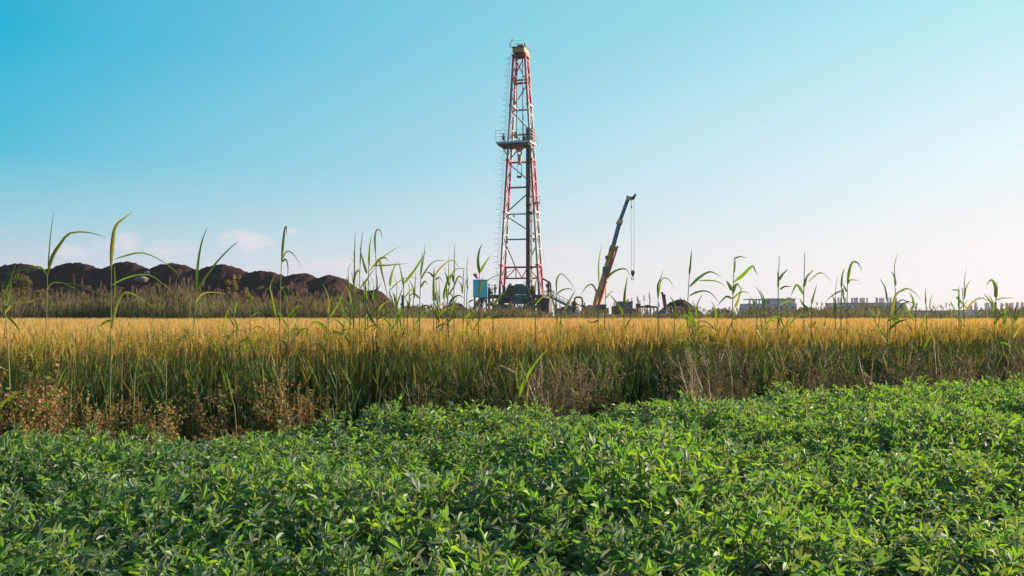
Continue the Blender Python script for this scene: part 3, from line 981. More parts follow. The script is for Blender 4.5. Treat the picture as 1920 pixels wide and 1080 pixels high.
def crane():
    D = 136.0
    B = lambda px, py, dy=0.0: P(px, py, D + dy)
    t = thing('truck_crane', 'mobile crane with an orange and dark blue telescopic boom raised to the right', 'crane', (B(1120, 590).x, D, 0))
    YV = V((0, 1, 0))
    TV = V((.62, .785, 0))      # boom base and heel are turned on their axis so a side catches sun
    k = D / F
    base0, base1 = B(1124, 556), B(1148.8, 465)
    mb = MB(); mb.bar(base0, base1, 10 * k, .9, up=TV, w2=7.5 * k); bs = part('boom_base', mb, M['orange'], t)
    mb = MB()
    axd = (base1 - base0)
    side = axd.normalized().cross(YV)
    if side.x < 0:
        side = -side
    for dd in (-.28, .28):
        mb.bar(base0 + axd * .05 + side * .36 + V((0, dd, 0)), base1 + side * .26 + V((0, dd, 0)), .12, .46, up=YV)  # yellow strips put the sunlit right side of the boom base into colour
    part('boom_lit_edge', mb, M['yellow'], bs)
    mb = MB(); mb.bar(B(1114.5, 584), B(1126.5, 545), 7 * k, .9, up=TV, w2=10 * k); part('boom_heel', mb, M['orange'], t)
    mb = MB(); mb.bar(base1, B(1162.8, 413), 7.6 * k, .6, up=YV); m1 = part('boom_section', mb, M['boom'], t)
    mb = MB(); mb.bar(B(1147.5, 470), B(1150, 461.5), 11.5 * k, 1.1, up=YV); part('boom_collar', mb, M['yellow'], bs)
    mb = MB(); mb.bar(B(1161.2, 420.5), B(1163.2, 412.6), 9.6 * k, .9, up=YV); mb.box(B(1158, 418), (.4, .5, .25)); part('boom_collar', mb, M['orange'], m1)
    mb = MB(); mb.bar(B(1163, 412.5), B(1177, 374), 6.6 * k, .5, up=YV); m2 = part('boom_section', mb, M['boom'], t)
    mb = MB()
    hd = [(1174, 374.5), (1174, 368.5), (1176.5, 366), (1180, 368), (1185, 369), (1188.5, 366.2), (1190.5, 362.8), (1192.8, 364), (1189, 372), (1186, 375.5), (1181, 375.8)]
    fr = [B(x, y, -.4) for x, y in hd]; bk = [B(x, y, .4) for x, y in hd]; n = len(hd)
    mb.mesh(fr + bk, [tuple(range(n)), tuple(range(2 * n - 1, n - 1, -1))] + [(i, i + n, (i + 1) % n + n, (i + 1) % n) for i in range(n)])
    h = part('boom_head', mb, M['orange'], t)
    mb = MB(); mb.tube([B(1187.3, 371, -.5), B(1187.3, 371, .5)], .26, 12); part('sheave', mb, M['dark'], h)
    mb = MB(); mb.bar(B(1188.4, 370.5, -.48), B(1191.6, 364, -.48), .3, .1, up=YV); part('tip_plate', mb, M['dark'], h)
    for px, y1 in ((1183.5, 508), (1189.2, 508)):
        mb = MB(); mb.tube([B(px, 372), B(1185.3 + (px - 1186.3) * .55 if False else px - (px - 1186.5) * .12, y1)], .04, 5); part('hoist_rope', mb, M['grey'], t)
    mb = MB(); mb.tube([B(1184, 376), B(1184, 387)], .035, 4); mb.box(B(1184, 388), (.16, .16, .28)); part('limit_weight', mb, M['grey'], t)
    hk = MB()
    pts = [(1183.6, 507), (1189.4, 507), (1190.2, 512), (1188.5, 517), (1186.4, 519.5), (1184.2, 517), (1182.8, 512)]
    fr = [B(x, y, -.22) for x, y in pts]; bk = [B(x, y, .22) for x, y in pts]; n = len(pts)
    hk.mesh(fr + bk, [tuple(range(n)), tuple(range(2 * n - 1, n - 1, -1))] + [(i, i + n, (i + 1) % n + n, (i + 1) % n) for i in range(n)])
    ho = part('hook_block', hk, M['rust'], t)
    mb = MB(); c = B(1186.4, 521.5)
    mb.tube([c + V((math.cos(a) * .16, 0, math.sin(a) * .17)) for a in [rad(100 - 300 * q / 9) for q in range(10)]], .05, 5); part('hook', mb, M['dark'], ho)
    # lift cylinder, strut, winch
    mb = MB(); mb.bar(B(1139, 522, -.7), B(1158.3, 461, -.7), .22, .22, up=YV); part('pendant_strut', mb, M['red'], t)
    mb = MB(); mb.tube([B(1120, 578, -.8), B(1130.5, 545, -.8)], .2, 8); mb.tube([B(1130.5, 545, -.8), B(1138, 522, -.8)], .11, 8); part('lift_cylinder', mb, M['red'], t)
    mb = MB(); mb.box(B(1135.5, 506, -.2), (.75, 1.2, .85)); mb.tube([B(1132, 512, -.9), B(1138, 530, -.9)], .1, 6); part('winch', mb, M['teal'], t)
    mb = MB(); mb.box(B(1137.5, 483, -.3), (.35, .4, .5)); part('cable_guide', mb, M['rust'], bs)
    # carrier
    gz = .95
    x0, x1 = B(1098, 590).x, B(1160, 590).x
    mb = MB(); mb.box(((x0 + x1) / 2 + 1.0, D, gz + .2), (x1 - x0 + 2.5, 2.3, .5)); cr = part('carrier', mb, M['orange'], t)
    mb = MB(); mb.box((B(1121, 583).x, D, gz + .9), (2.8, 2.2, .85)); mb.box((B(1113.5, 580).x - .6, D, gz + 1.1), (1.2, 2.3, 1.0)); part('turntable', mb, M['orange'], t)
    mb = MB(); mb.box((B(1128, 583).x, D - .75, gz + 1.15), (1.1, .95, 1.3)); cb = part('operator_cab', mb, M['orange'], t)
    mb = MB(); mb.box((B(1128, 583).x, D - 1.24, gz + 1.4), (.85, .04, .6)); part('cab_window', mb, M['glass'], cb)
    mb = MB(); mb.box((x1 + 1.4, D, gz + .75), (1.9, 2.3, 1.0)); dc = part('driver_cab', mb, M['orange'], t)
    mb = MB(); mb.box((x1 + 1.4, D - 1.17, gz + .9), (1.3, .04, .5)); part('cab_window', mb, M['glass'], dc)
    for x in (x0 + .6, x0 + 1.9, x1 - .9, x1 + 1.1):
        for sy in (-1.0, 1.0):
            mb = MB(); mb.tube([V((x, D + sy - .17, .52)), V((x, D + sy + .17, .52))], .52, 14); w = part('wheel', mb, M['rubber'], t)
            mb = MB(); mb.tube([V((x, D + sy * 1.19 - .02, .52)), V((x, D + sy * 1.19 + .02, .52))], .27, 12); part('rim', mb, M['grey'], w)
    for x in (x0 - .2, x1 - .2):
        for sy in (-1.9, 1.9):
            mb = MB(); mb.bar((x, D + sy * .55, .75), (x, D + sy, .75), .28, .28); mb.bar((x, D + sy, .08), (x, D + sy, .9), .2); mb.box((x, D + sy, .04), (.6, .6, .08)); part('outrigger', mb, M['orange'], t)


crane()


# ------------------------------------------------------------------ people (small, on the rig)
def person(foot, h, face, label, m_cloth, seated=False, arm=(.25, .1)):
    t = thing('person', label, 'person', foot)
    k = h / 1.75
    fx = Matrix.Rotation(face, 3, 'Z')

    def w(x, y, z):
        return fx @ V((x * k, y * k, z * k))
    hip = .92 if not seated else .5
    J = {'pelvis': w(0, 0, hip), 'chest': w(0, .02, hip + .42), 'neck': w(0, .02, hip + .56), 'head0': w(0, -.01, hip + .64), 'head': w(0, -.02, hip + .74)}
    pts, rr, ed = [], [], []

    def add(p, r, par=None):
        pts.append(p); rr.append(r * k)
        if par is not None:
            ed.append((par, len(pts) - 1))
        return len(pts) - 1
    a = add(J['pelvis'], .15)
    b = add(w(0, .01, hip + .22), .145, a)
    c = add(J['chest'], .16, b)
    n_ = add(J['neck'], .065, c)
    h0 = add(J['head0'], .085, n_)
    h1 = add(J['head'], .105, h0)
    add(w(0, -.02, hip + .83), .075, h1)
    for s in (-1, 1):
        sh = add(w(s * .19, .02, hip + .46), .075, c)
        el = add(w(s * .26, -arm[0] * .4, hip + .2), .052, sh)
        wr = add(w(s * .24, -arm[0], hip + .02 + arm[1]), .04, el)
        add(w(s * .23, -arm[0] - .08, hip - .03 + arm[1]), .045, wr)
        th = add(w(s * .1, 0, hip - .06), .095, a)
        if seated:
            kn = add(w(s * .12, -.42, hip - .04), .07, th); an = add(w(s * .12, -.42, .1), .05, kn)
            add(w(s * .12, -.56, .05), .05, an)
        else:
            kn = add(w(s * .11, -.03, hip * .52), .068, th); an = add(w(s * .12, .02, .1), .05, kn)
            add(w(s * .13, -.13, .05), .048, an)
    me = bpy.data.meshes.new('body')
    me.from_pydata([tuple(p) for p in pts], ed, [])
    me.materials.append(m_cloth)
    o = ob('body', me, t)
    sk = o.modifiers.new('skin', 'SKIN')
    me.skin_vertices.new() if not me.skin_vertices else None
    for i, v in enumerate(me.skin_vertices[0].data):
        v.radius = (rr[i], rr[i])
        v.use_root = (i == 0)
    o.modifiers.new('sub', 'SUBSURF').levels = 1
    o.modifiers['sub'].render_levels = 1
    # hard hat and face
    hc = V(foot) + w(0, -.02, hip + .80)
    mb = MB()
    mb.tube([hc, hc + V((0, 0, .06 * k)), hc + V((0, 0, .12 * k))], [.15 * k, .135 * k, .06 * k], 10)
    mb.tube([hc - V((0, 0, .012)), hc], [.19 * k, .18 * k], 10)
    part('hard_hat', mb, M['hat'], t)
    fc = V(foot) + w(0, -.085, hip + .72)
    mb = MB(); mb.tube([fc + V((0, 0, -.09 * k)), fc, fc + V((0, 0, .08 * k))], [.05 * k, .08 * k, .07 * k], 8); part('face', mb, M['skin'], t)
    return t


fz = rz(557.8) + .13
pq = L(916.5, 557, -.6); pq.z = fz
person(pq, 1.78, .6, 'worker in pale clothes and red helmet standing right beside the cyan cabin', M['cloth'])
pq = L(928, 557, .3); pq.z = fz
person(pq, 1.72, -.5, 'worker in pale clothes and red helmet standing against the left derrick leg', M['cloth'])
pq = L(943.5, 268, -.4); pq.z = rz(268.5) + .17
person(pq, 1.6, .2, 'worker crouching at the left end of the derrick platform', M['clothred'], seated=True)


# ------------------------------------------------------------------ shrubs and distant trees
def bush(name, label, px, py_top, py_w, D, cols, n, cat='shrub', group=None, lean=0.0, leaf=.16):
    top = P(px, py_top, D)
    base = V((top.x, D, 0))
    h = top.z
    wd = py_w * D / F / 2
    t = thing(name, label, cat, base, group)
    mb = MB()
    mb.tube([base, base + V((lean * .4, 0, h * .35)), base + V((lean, 0, h * .8))], [.035 * h * .5, .02 * h * .5, .006 * h * .5], 6)
    limbs = []
    for i in range(9):
        a = R.uniform(0, 6.28); z0 = h * R.uniform(.12, .6)
        p1 = base + V((math.cos(a) * wd * .75, math.sin(a) * wd * .75, min(h * .92, z0 + h * R.uniform(.15, .35))))
        mb.tube([base + V((lean * z0 / h, 0, z0)), p1], [.008 * h, .003 * h], 4)
        limbs.append(p1)
    part('trunk', mb, M['bark'], t)
    mb = MB()
    clumps = [(base + V((R.gauss(0, .38) * wd, R.gauss(0, .38) * wd, h * R.uniform(.15, .93))), R.uniform(.42, .8) * wd) for _ in range(34)]
    clumps = [(p + V(((lean * p.z / h), 0, 0)), r * (1.1 - .6 * p.z / h)) for p, r in clumps]
    for i in range(n):
        c, r = R.choice(clumps)
        d = V((R.gauss(0, 1), R.gauss(0, 1), R.gauss(0, 1.25))).normalized() * r * R.random() ** .5
        p = c + d
        if p.z < .05:
            continue
        u = V((R.gauss(0, 1), R.gauss(0, 1), R.gauss(0, 1))).normalized()
        w_ = u.orthogonal().normalized()
        s = leaf * R.uniform(.5, 1.2)
        mb.face([p - u * s * .5, p + w_ * s * .22, p + u * s * .5, p - w_ * s * .22], jit(R.choice(cols), .25))
    part('crown', mb, M['leafbush'], t)


GOLD = [(.30, .21, .05), (.22, .18, .05), (.16, .15, .045), (.36, .22, .05)]
OLIVE = [(.12, .105, .03), (.16, .13, .04), (.09, .09, .03)]
bush('columnar_shrub', 'tall narrow golden shrub in front of the soil heap', 438, 507, 22, 62, GOLD, 5200, leaf=.12)
bush('columnar_shrub', 'shorter golden shrub just right of the tall golden one', 463, 533, 24, 60, GOLD, 4200, leaf=.12)
bush('bush', 'dull olive bush at the left edge in front of the soil heap', 28, 512, 62, 60, OLIVE, 6000, lean=.2)
bush('bush', 'low brownish bush right of the olive one, in front of the soil heap', 62, 540, 40, 58, OLIVE + GOLD[:1], 2200)
DARKG = [(.04, .06, .03), (.05, .07, .04), (.035, .05, .03)]
for i, (px, py, w_, D, lb) in enumerate([(1510, 581, 46, 260, 'low dark distant tree right of the mauve building'), (1545, 583, 40, 265, 'low dark distant tree left of the long columned building'),
                                         (1350, 585, 50, 250, 'low dark distant tree right of the dark rounded mound'), (1640, 583, 70, 240, 'broad dark distant tree in front of the long columned building'),
                                         (780, 577, 46, 210, 'pale distant tree left of the small dark mound'), (1432, 584, 56, 245, 'dark distant tree in front of the mauve building'),
                                         (1100, 583, 30, 200, 'small distant tree behind the brown container')]):
    bush('distant_tree', lb, px, py, w_, D, DARKG, 1500, 'tree', leaf=1.0)


# ------------------------------------------------------------------ grass blades helper
def blade(mb, base, direction, length, width, droop, col, seg=4, m=0, twist=None, r=R):
    """arching leaf: starts along direction, bends down by droop"""
    d = direction.normalized()
    p = V(base)
    side = d.cross(V((0, 0, 1)))
    if side.length < .05:
        a = r.uniform(0, 6.28)
        side = V((math.cos(a), math.sin(a), 0))
    side.normalize()
    if twist:
        side = Matrix.Rotation(twist, 3, d) @ side
    pl = []
    for i in range(seg + 1):
        f = i / seg
        w_ = width * (math.sin(math.pi * min(1, .12 + f * .88)) ** .7 if f < 1 else 0)
        pl.append((p.copy(), w_))
        p = p + d * (length / seg)
        d = (d + V((0, 0, -1)) * droop * (f + .2)).normalized()
    for i in range(seg):
        (a, wa), (b, wb) = pl[i], pl[i + 1]
        if i == seg - 1:
            mb.face([a - side * wa / 2, a + side * wa / 2, b], col, m)
        else:
            mb.quad(a - side * wa / 2, a + side * wa / 2, b + side * wb / 2, b - side * wb / 2, col, m)


def stalk(mb, a, b, w, col, m=0, w2=None):
    a, b = V(a), V(b)
    t = (b - a).normalized()
    x = t.orthogonal().normalized()
    w2 = w if w2 is None else w2
    y = t.cross(x)
    pa = [a + x * w, a - x * w * .5 + y * w * .87, a - x * w * .5 - y * w * .87]
    pb = [b + x * w2, b - x * w2 * .5 + y * w2 * .87, b - x * w2 * .5 - y * w2 * .87]
    for i in range(3):
        mb.quad(pa[i], pa[(i + 1) % 3], pb[(i + 1) % 3], pb[i], col, m)


# ------------------------------------------------------------------ wheat
W_GREEN = [(.085, .15, .045), (.065, .125, .045), (.10, .15, .045), (.18, .19, .06)]
W_EAR = [(.58, .42, .17), (.62, .46, .20), (.52, .38, .15), (.40, .33, .12)]
W_YOUNG = [(.34, .31, .07), (.40, .32, .075), (.27, .27, .065), (.46, .33, .08)]


def wheat_ear(mb, base, d, ln, col, m=0, awns=7, r=R):
    d = d.normalized()
    x = d.orthogonal().normalized()
    x = Matrix.Rotation(r.uniform(0, 6.28), 3, d) @ x
    y = d.cross(x)
    n = 6
    for i in range(n):
        f = i / n
        p = base + d * (ln * f)
        w_ = .0075 * (1 - .55 * abs(f - .35))
        sd = x if i % 2 else -x
        q = p + sd * w_ * 1.1 + d * (ln / n * 1.25)
        mb.face([p - y * w_ * .8, p + sd * w_ * 1.3 + d * ln / n * .5, q, p + d * ln / n * .9 - sd * w_ * .4], col, m)
        mb.face([p + y * w_ * .9, p + sd * w_ * 1.2 + d * ln / n * .55, q, p - y * w_ * .9 + d * ln / n * .3], col, m)
    for i in range(awns):
        p = base + d * (ln * (.25 + .7 * i / awns))
        a = r.uniform(0, 6.28)
        e = p + (d + (x * math.cos(a) + y * math.sin(a)) * r.uniform(.12, .3)).normalized() * r.uniform(.05, .085)
        mb.face([p - x * .0012, p + x * .0012, e], col, m)


def wheat_plant(r, ears=W_EAR):
    """returns (stalk mb, ear mb, [leaf mbs])"""
    h = r.uniform(.80, .97)
    lean = V((r.gauss(0, .045), r.gauss(0, .045), 0))
    g = jit(r.choice(W_GREEN), .2, r)
    e = jit(r.choice(ears), .15, r)
    mid = tuple((g[i] * .55 + e[i] * .45) for i in range(3))
    s, ea, lv = MB(), MB(), []
    p0, p1, p2, p3 = V((0, 0, 0)), lean * .3 + V((0, 0, h * .45)), lean * .8 + V((0, 0, h * .8)), lean * 1.4 + V((0, 0, h))
    stalk(s, p0, p1, .0028, g); stalk(s, p1, p2, .0023, tuple((g[i] * .8 + e[i] * .2) for i in range(3))); stalk(s, p2, p3, .0016, mid)
    d = (p3 - p2).normalized() + V((r.gauss(0, .16), r.gauss(0, .16), 0))
    wheat_ear(ea, p3, d, r.uniform(.075, .105), e, 0, 7, r)
    for k in range(r.choice((2, 3))):
        z = h * r.uniform(.25, .72)
        a = r.uniform(0, 6.28)
        lm = MB()
        bp = p0.lerp(p1, z / (h * .45)) if z < h * .45 else p1.lerp(p2, (z - h * .45) / (h * .35))
        lc = g if r.random() < .85 else (.22, .16, .06)
        blade(lm, bp, V((math.cos(a) * .45, math.sin(a) * .45, 1)), r.uniform(.18, .30), .011, r.uniform(.12, .5), jit(lc, .15, r), 4, r=r)
        lv.append(lm)
    return s, ea, lv


def merge(dst, src, off, m=None):
    i = len(dst.v)
    dst.v += [V(p) + off for p in src.v]
    dst.f += [tuple(k + i for k in f) for f in src.f]
    dst.c += src.c
    dst.m += src.m if m is None else [m] * len(src.m)


rw = random.Random(11)
patches = []
for k in range(8):
    mb = MB()
    for i in range(64):
        s, ea, lv = wheat_plant(rw, W_EAR if k < 4 else W_YOUNG)
        off = V((rw.uniform(-.25, .25), rw.uniform(-.25, .25), 0))
        merge(mb, s, off, 0); merge(mb, ea, off, 1)
        for l_ in lv:
            merge(mb, l_, off, 0)
    patches.append(mb.data('wheat_patch', [M['wheat'], M['ear']]))
WF = .95                 # wheat front is this far behind the crop edge
pts = []
step = .42
y = 4.0
while y < 46:
    x = -(.62 * y + 3)
    while x < .62 * y + 3:
        X, Yv = x + rw.uniform(-.12, .12), y + rw.uniform(-.12, .12)
        front = edge_at(X) + WF + .22 + .16 * noise.noise(V((X * .8, 0, 5)))
        if Yv > front and Yv < 45.5 and not (Yv < front + 2.2 and noise.noise(V((X * 1.7, Yv * 1.7, 8))) < -.12):
            hs = 1.0 + .06 * noise.noise(V((X * .35, Yv * .35, 0))) + rw.uniform(-.06, .05)
            pts.append(((X, Yv, 0), (0, 0, rw.uniform(0, 6.28)), (1, 1, hs), rw.randrange(4) if rw.random() < (Yv - front - .2) / 1.7 else rw.randrange(4, 8)))
        x += step
    y += step if y < 20 else step * 1.25
scatter('wheat', patches, pts, 'dense stand of ripening wheat filling the field behind the green crop')

wvar = []
for k in range(10):
    s, ea, lv = wheat_plant(rw, W_YOUNG if k < 8 else W_EAR)
    wvar.append((s.data('wheat_stalk', M['wheat']), ea.data('ear', M['ear']), [l_.data('leaf', M['wheat']) for l_ in lv]))
WL = 'single awned wheat plant in the front row of the wheat stand'
for i in range(300):
    t_ = -.56 + 1.12 * (i + rw.random()) / 300
    Yv = edge_y(t_) + (WF - rw.uniform(.0, .22)) / (1 - .6 * t_)
    X = t_ * Yv
    k = rw.randrange(10)
    st, ea, lv = wvar[k]
    o = ob('wheat_plant', st, None, (X, Yv, 0))
    o.rotation_euler = (0, 0, rw.uniform(0, 6.28))
    zsc = rw.uniform(.92, 1.08)
    o.scale = (1, 1, zsc)
    tag(o, WL, 'wheat', 'wheat plants in the front row')
    ob('ear', ea, o)
    for l_ in lv:
        ob('leaf', l_, o)


# ------------------------------------------------------------------ green legume crop
rc = random.Random(23)
C_TOP = [(.115, .22, .03), (.10, .195, .03), (.08, .17, .045), (.14, .235, .03), (.07, .15, .06), (.15, .19, .13), (.12, .165, .11), (.16, .19, .14), (.10, .145, .09)]  # the greyer greens put the leaves' pale sheen of sky into their colour
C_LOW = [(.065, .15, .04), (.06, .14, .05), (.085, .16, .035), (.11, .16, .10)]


def leaflet(mb, base, d, up, ln, wd, fold, curl, col):
    d = d.normalized()
    s = d.cross(up)
    if s.length < .05:
        s = d.orthogonal()
    s.normalize()
    n = s.cross(d).normalized()
    pts_ = []
    for f, w_ in ((0, .0), (.22, .72), (.52, 1.0), (.82, .62), (1, 0)):
        c = base + d * (ln * f * (1 - .12 * curl * f)) - n * (curl * ln * .35 * f * f)
        e = wd / 2 * w_
        pts_.append((c, c + s * e * math.cos(fold) + n * e * math.sin(fold), c - s * e * math.cos(fold) + n * e * math.sin(fold)))
    for i in range(4):
        a, b = pts_[i], pts_[i + 1]
        for q in (1, 2):
            if i == 0:
                f_ = [a[0], b[0], b[q]]
            elif i == 3:
                f_ = [a[0], b[0], a[q]]
            else:
                f_ = [a[0], b[0], b[q], a[q]]
            if q == 2:
                f_.reverse()
            mb.face(f_, col)


def trifoliate(r, cols, sz):
    """compound leaf in local space: petiole along +X rising, three leaflets at its end"""
    mb = MB()
    col = jit(r.choice(cols), .2, r)
    ps = V((0, 0, 0)); pe = V((.035, 0, .022)) * (sz / .06)
    stalk(mb, ps, pe, .0011, tuple(c * 1.3 for c in col))
    for a in (0, r.uniform(.8, 1.25), -r.uniform(.8, 1.25)):
        ln = sz * r.uniform(.85, 1.1) * (1.1 if a == 0 else .92)
        d = V((math.cos(a), math.sin(a), r.uniform(-.15, .75)))
        up = V((r.gauss(0, .35), r.gauss(0, .35), 1))
        leaflet(mb, pe, d, up, ln, ln * r.uniform(.32, .46), r.uniform(.1, .8), r.uniform(-.2, 1.2), jit(col, .08, r))
    return mb


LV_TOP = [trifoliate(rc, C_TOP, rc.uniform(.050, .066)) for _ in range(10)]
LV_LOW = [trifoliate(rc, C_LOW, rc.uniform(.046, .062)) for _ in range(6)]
LVD = [m_.data('leaf', M['crop']) for m_ in LV_TOP]


def xform(src, Mx):
    o = MB()
    o.v = [Mx @ V(p) for p in src.v]
    o.f, o.m, o.c = src.f, src.m, src.c
    return o


def crop_plant(r):
    """stems mb, list of (leaf index, matrix) for upper leaves, mb of lower foliage"""
    st, lo, tops = MB(), MB(), []
    for k in range(r.randint(6, 7)):
        a = r.uniform(0, 6.28); q = r.uniform(.02, .13)
        b = V((math.cos(a) * q * .4, math.sin(a) * q * .4, 0))
        h = r.uniform(.24, .36)
        tp = V((math.cos(a) * q * 1.25, math.sin(a) * q * 1.25, h))
        col = jit((.09, .14, .03), .2, r)
        md = b.lerp(tp, .5) + V((r.gauss(0, .008), r.gauss(0, .008), .01))
        stalk(st, b, md, .0028, col); stalk(st, md, tp, .0022, col, w2=.0012)
        a0 = r.uniform(0, 6.28)
        for i, f in enumerate((.42, .58, .74, .88, 1.0)):
            p = md.lerp(tp, (f - .5) / .5) if f > .5 else b.lerp(md, f / .5)
            aa = a0 + i * 2.4
            pitch = -.15 - (f ** 2) * r.uniform(.2, .95)
            sc = (1.12 - .25 * f) * r.uniform(.85, 1.15)
            Mx = Matrix.Translation(p) @ Matrix.Rotation(aa, 4, 'Z') @ Matrix.Rotation(pitch, 4, 'Y') @ Matrix.Rotation(r.gauss(0, .4), 4, 'X') @ Matrix.Scale(sc, 4)
            if f >= .85:
                tops.append((r.randrange(10), Mx))
            else:
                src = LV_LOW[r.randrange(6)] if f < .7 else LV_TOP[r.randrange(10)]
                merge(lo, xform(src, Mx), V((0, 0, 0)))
        # shoot tip: small upright folded leaflets
        for q2 in range(3):
            aa = r.uniform(0, 6.28)
            d = V((math.cos(aa) * .35, math.sin(aa) * .35, 1))
            leaflet(lo, tp, d, V((-math.cos(aa), -math.sin(aa), .3)), r.uniform(.025, .045), .013, .6, .1, jit(R.choice(C_TOP), .15, r))
    return st, tops, lo


CV = []
for k in range(12):
    st, tops, lo = crop_plant(rc)
    full = MB()
    merge(full, st, V((0, 0, 0)), 1); merge(full, lo, V((0, 0, 0)), 0)
    for i, Mx in tops:
        merge(full, xform(LV_TOP[i], Mx), V((0, 0, 0)), 0)
    CV.append((st.data('crop_stem', M['stem']), lo.data('foliage', M['crop']), tops, full.data('crop_plant', [M['crop'], M['stem']])))

cand = []
step = .195
y = -1.5
row = 0
while y < 16.5:
    x = -(.60 * max(y, 2) + 2.2) + (step / 2 if row % 2 else 0)
    while x < .60 * max(y, 2) + 2.2:
        X, Yv = x + rc.uniform(-.07, .07), y + rc.uniform(-.07, .07)
        ed = edge_at(X) + .28 * noise.noise(V((X * .9, 1, 2))) + .12 * noise.noise(V((X * 3.1, 7, 2)))
        if Yv < ed and (X * X + Yv * Yv) > 1.2:
            hs = 1.0 + .5 * noise.noise(V((X * .75, Yv * .75, 4))) + .18 * noise.noise(V((X * 2.3, Yv * 2.3, 9))) + rc.uniform(-.1, .1)
            gap = noise.noise(V((X * 1.3 + 40, Yv * 1.3, 1)))
            if gap > -.52:
                cand.append((X, Yv, hs))
        x += step
    y += step * .87
    row += 1


def visible(X, Yv):
    return abs(X) < .535 * Yv + .05 and Yv > 2.95


vis = sorted([c for c in cand if visible(c[0], c[1])], key=lambda c: c[1])
near = set(vis[:300])
CL = 'bushy green legume plant with three-part leaves at the front of the crop'
pts = []
for c in cand:
    X, Yv, hs = c
    k = rc.randrange(12)
    rot = rc.uniform(0, 6.28)
    tilt = (rc.gauss(0, .07), rc.gauss(0, .07))
    ws = rc.uniform(.95, 1.2)
    if c in near:
        stm, fol, tops, _ = CV[k]
        o = ob('legume_plant', stm, None, (X, Yv, 0))
        o.rotation_euler = (tilt[0], tilt[1], rot)
        o.scale = (ws, ws, hs)
        tag(o, CL, 'crop plant', 'legume plants at the front of the crop')
        fo = ob('foliage', fol, o)
        fo['kind'] = 'stuff'
        for i, Mx in tops:
            lf = ob('leaf', LVD[i], o)
            lf.matrix_basis = Mx
    else:
        pts.append(((X, Yv, 0), (tilt[0], tilt[1], rot), (ws, ws, hs), k))
scatter('legume_crop', [c[3] for c in CV], pts, 'dense low green legume crop covering the ground in front of the wheat')


# ------------------------------------------------------------------ weeds along the edge of the crop
rq = random.Random(5)


def weed_mesh(r, h, bushy, cols, stemcol, flake, dens):
    st, sd_ = MB(), MB()
    nb = r.randint(4, 6) if bushy else r.randint(3, 5)
    for b in range(nb):
        a = r.uniform(0, 6.28)
        ln = h * r.uniform(.4, 1.0)
        sp = r.uniform(.02, .15) if bushy else r.uniform(.02, .16)
        p0 = V((math.cos(a) * .015, math.sin(a) * .015, 0))
        p1 = V((math.cos(a) * sp * h * .5, math.sin(a) * sp * h * .5, ln * .5))
        p2 = V((math.cos(a) * sp * h + r.gauss(0, .03), math.sin(a) * sp * h + r.gauss(0, .03), ln))
        stalk(st, p0, p1, .004, stemcol, w2=.003); stalk(st, p1, p2, .003, stemcol, w2=.001)
        for i in range(int(dens * ln)):
            f = .22 + .78 * r.random()
            p = p0.lerp(p1, f * 2) if f < .5 else p1.lerp(p2, f * 2 - 1)
            sc = (1.25 - .8 * f)
            p = p + V((r.gauss(0, .022), r.gauss(0, .022), r.gauss(0, .02))) * sc * (1.3 if bushy else .8)
            u = V((r.gauss(0, 1), r.gauss(0, 1), r.gauss(0, 1))).normalized()
            w_ = u.orthogonal().normalized()
            s = flake * r.uniform(.4, 1.2)
            sd_.face([p - u * s * .5, p + w_ * s * .36, p + u * s * .5, p - w_ * s * .36], jit(r.choice(cols), .3, r))
        # side twigs
        for q in range(r.randint(3, 6)):
            f = r.uniform(.4, .9)
            p = p1.lerp(p2, max(0, f * 2 - 1)) if f > .5 else p0.lerp(p1, f * 2)
            e = p + V((r.gauss(0, .06), r.gauss(0, .06), r.uniform(.04, .12))) * (h / .6)
            stalk(st, p, e, .0018, stemcol, w2=.0008)
            for i in range(int(dens * .22)):
                c = p.lerp(e, r.uniform(.2, 1.05)) + V((r.gauss(0, .008), r.gauss(0, .008), r.gauss(0, .008)))
                u = V((r.gauss(0, 1), r.gauss(0, 1), r.gauss(0, 1))).normalized()
                w_ = u.orthogonal().normalized()
                s = flake * r.uniform(.35, .9)
                sd_.face([c - u * s * .5, c + w_ * s * .36, c + u * s * .5, c - w_ * s * .36], jit(r.choice(cols), .3, r))
    return st, sd_


DOCK = [(.30, .17, .08), (.25, .13, .065), (.17, .20, .045), (.22, .23, .05), (.34, .22, .11), (.13, .17, .04), (.38, .15, .09), (.19, .22, .05)]
DRY = [(.27, .17, .10), (.21, .12, .075), (.33, .23, .14), (.16, .15, .055), (.23, .18, .08)]
GRN = [(.06, .09, .03), (.08, .11, .03), (.05, .08, .035)]
weeds = {}
for nm, cols, sc, fl, dn, bu in (('dock', DOCK, (.24, .16, .07), .028, 62, True), ('dry', DRY, (.34, .25, .13), .014, 52, False), ('green', GRN, (.1, .12, .04), .045, 50, False)):
    weeds[nm] = []
    for k in range(4):
        st, sd_ = weed_mesh(rq, .62, bu, cols, sc, fl, dn)
        weeds[nm].append((st.data('weed_stem', M['stem']), sd_.data('seed_cluster', M['weed'])))
WLAB = {'dock': ('seeding_weed', 'weed covered in reddish brown seeds', 'weeds with reddish seeds'),
        'dry': ('dry_weed', 'thin dry brown weed against the wheat', 'dry brown weeds'),
        'green': ('leafy_weed', 'small leafy green weed before the wheat', 'leafy green weeds')}


def under(px):
    for lim, nm in ((150, 'left end of the soil heap'), (400, 'pale boulder'), (740, 'right half of the soil heap'), (880, 'gap left of the cyan cabin'), (1040, 'derrick'), (1200, 'crane'),
                    (1340, 'dark rounded mound'), (1540, 'mauve building'), (1700, 'long columned building'), (1800, 'low annexe')):
        if px < lim:
            return ', below the ' + nm
    return ', below the right-hand columned building'


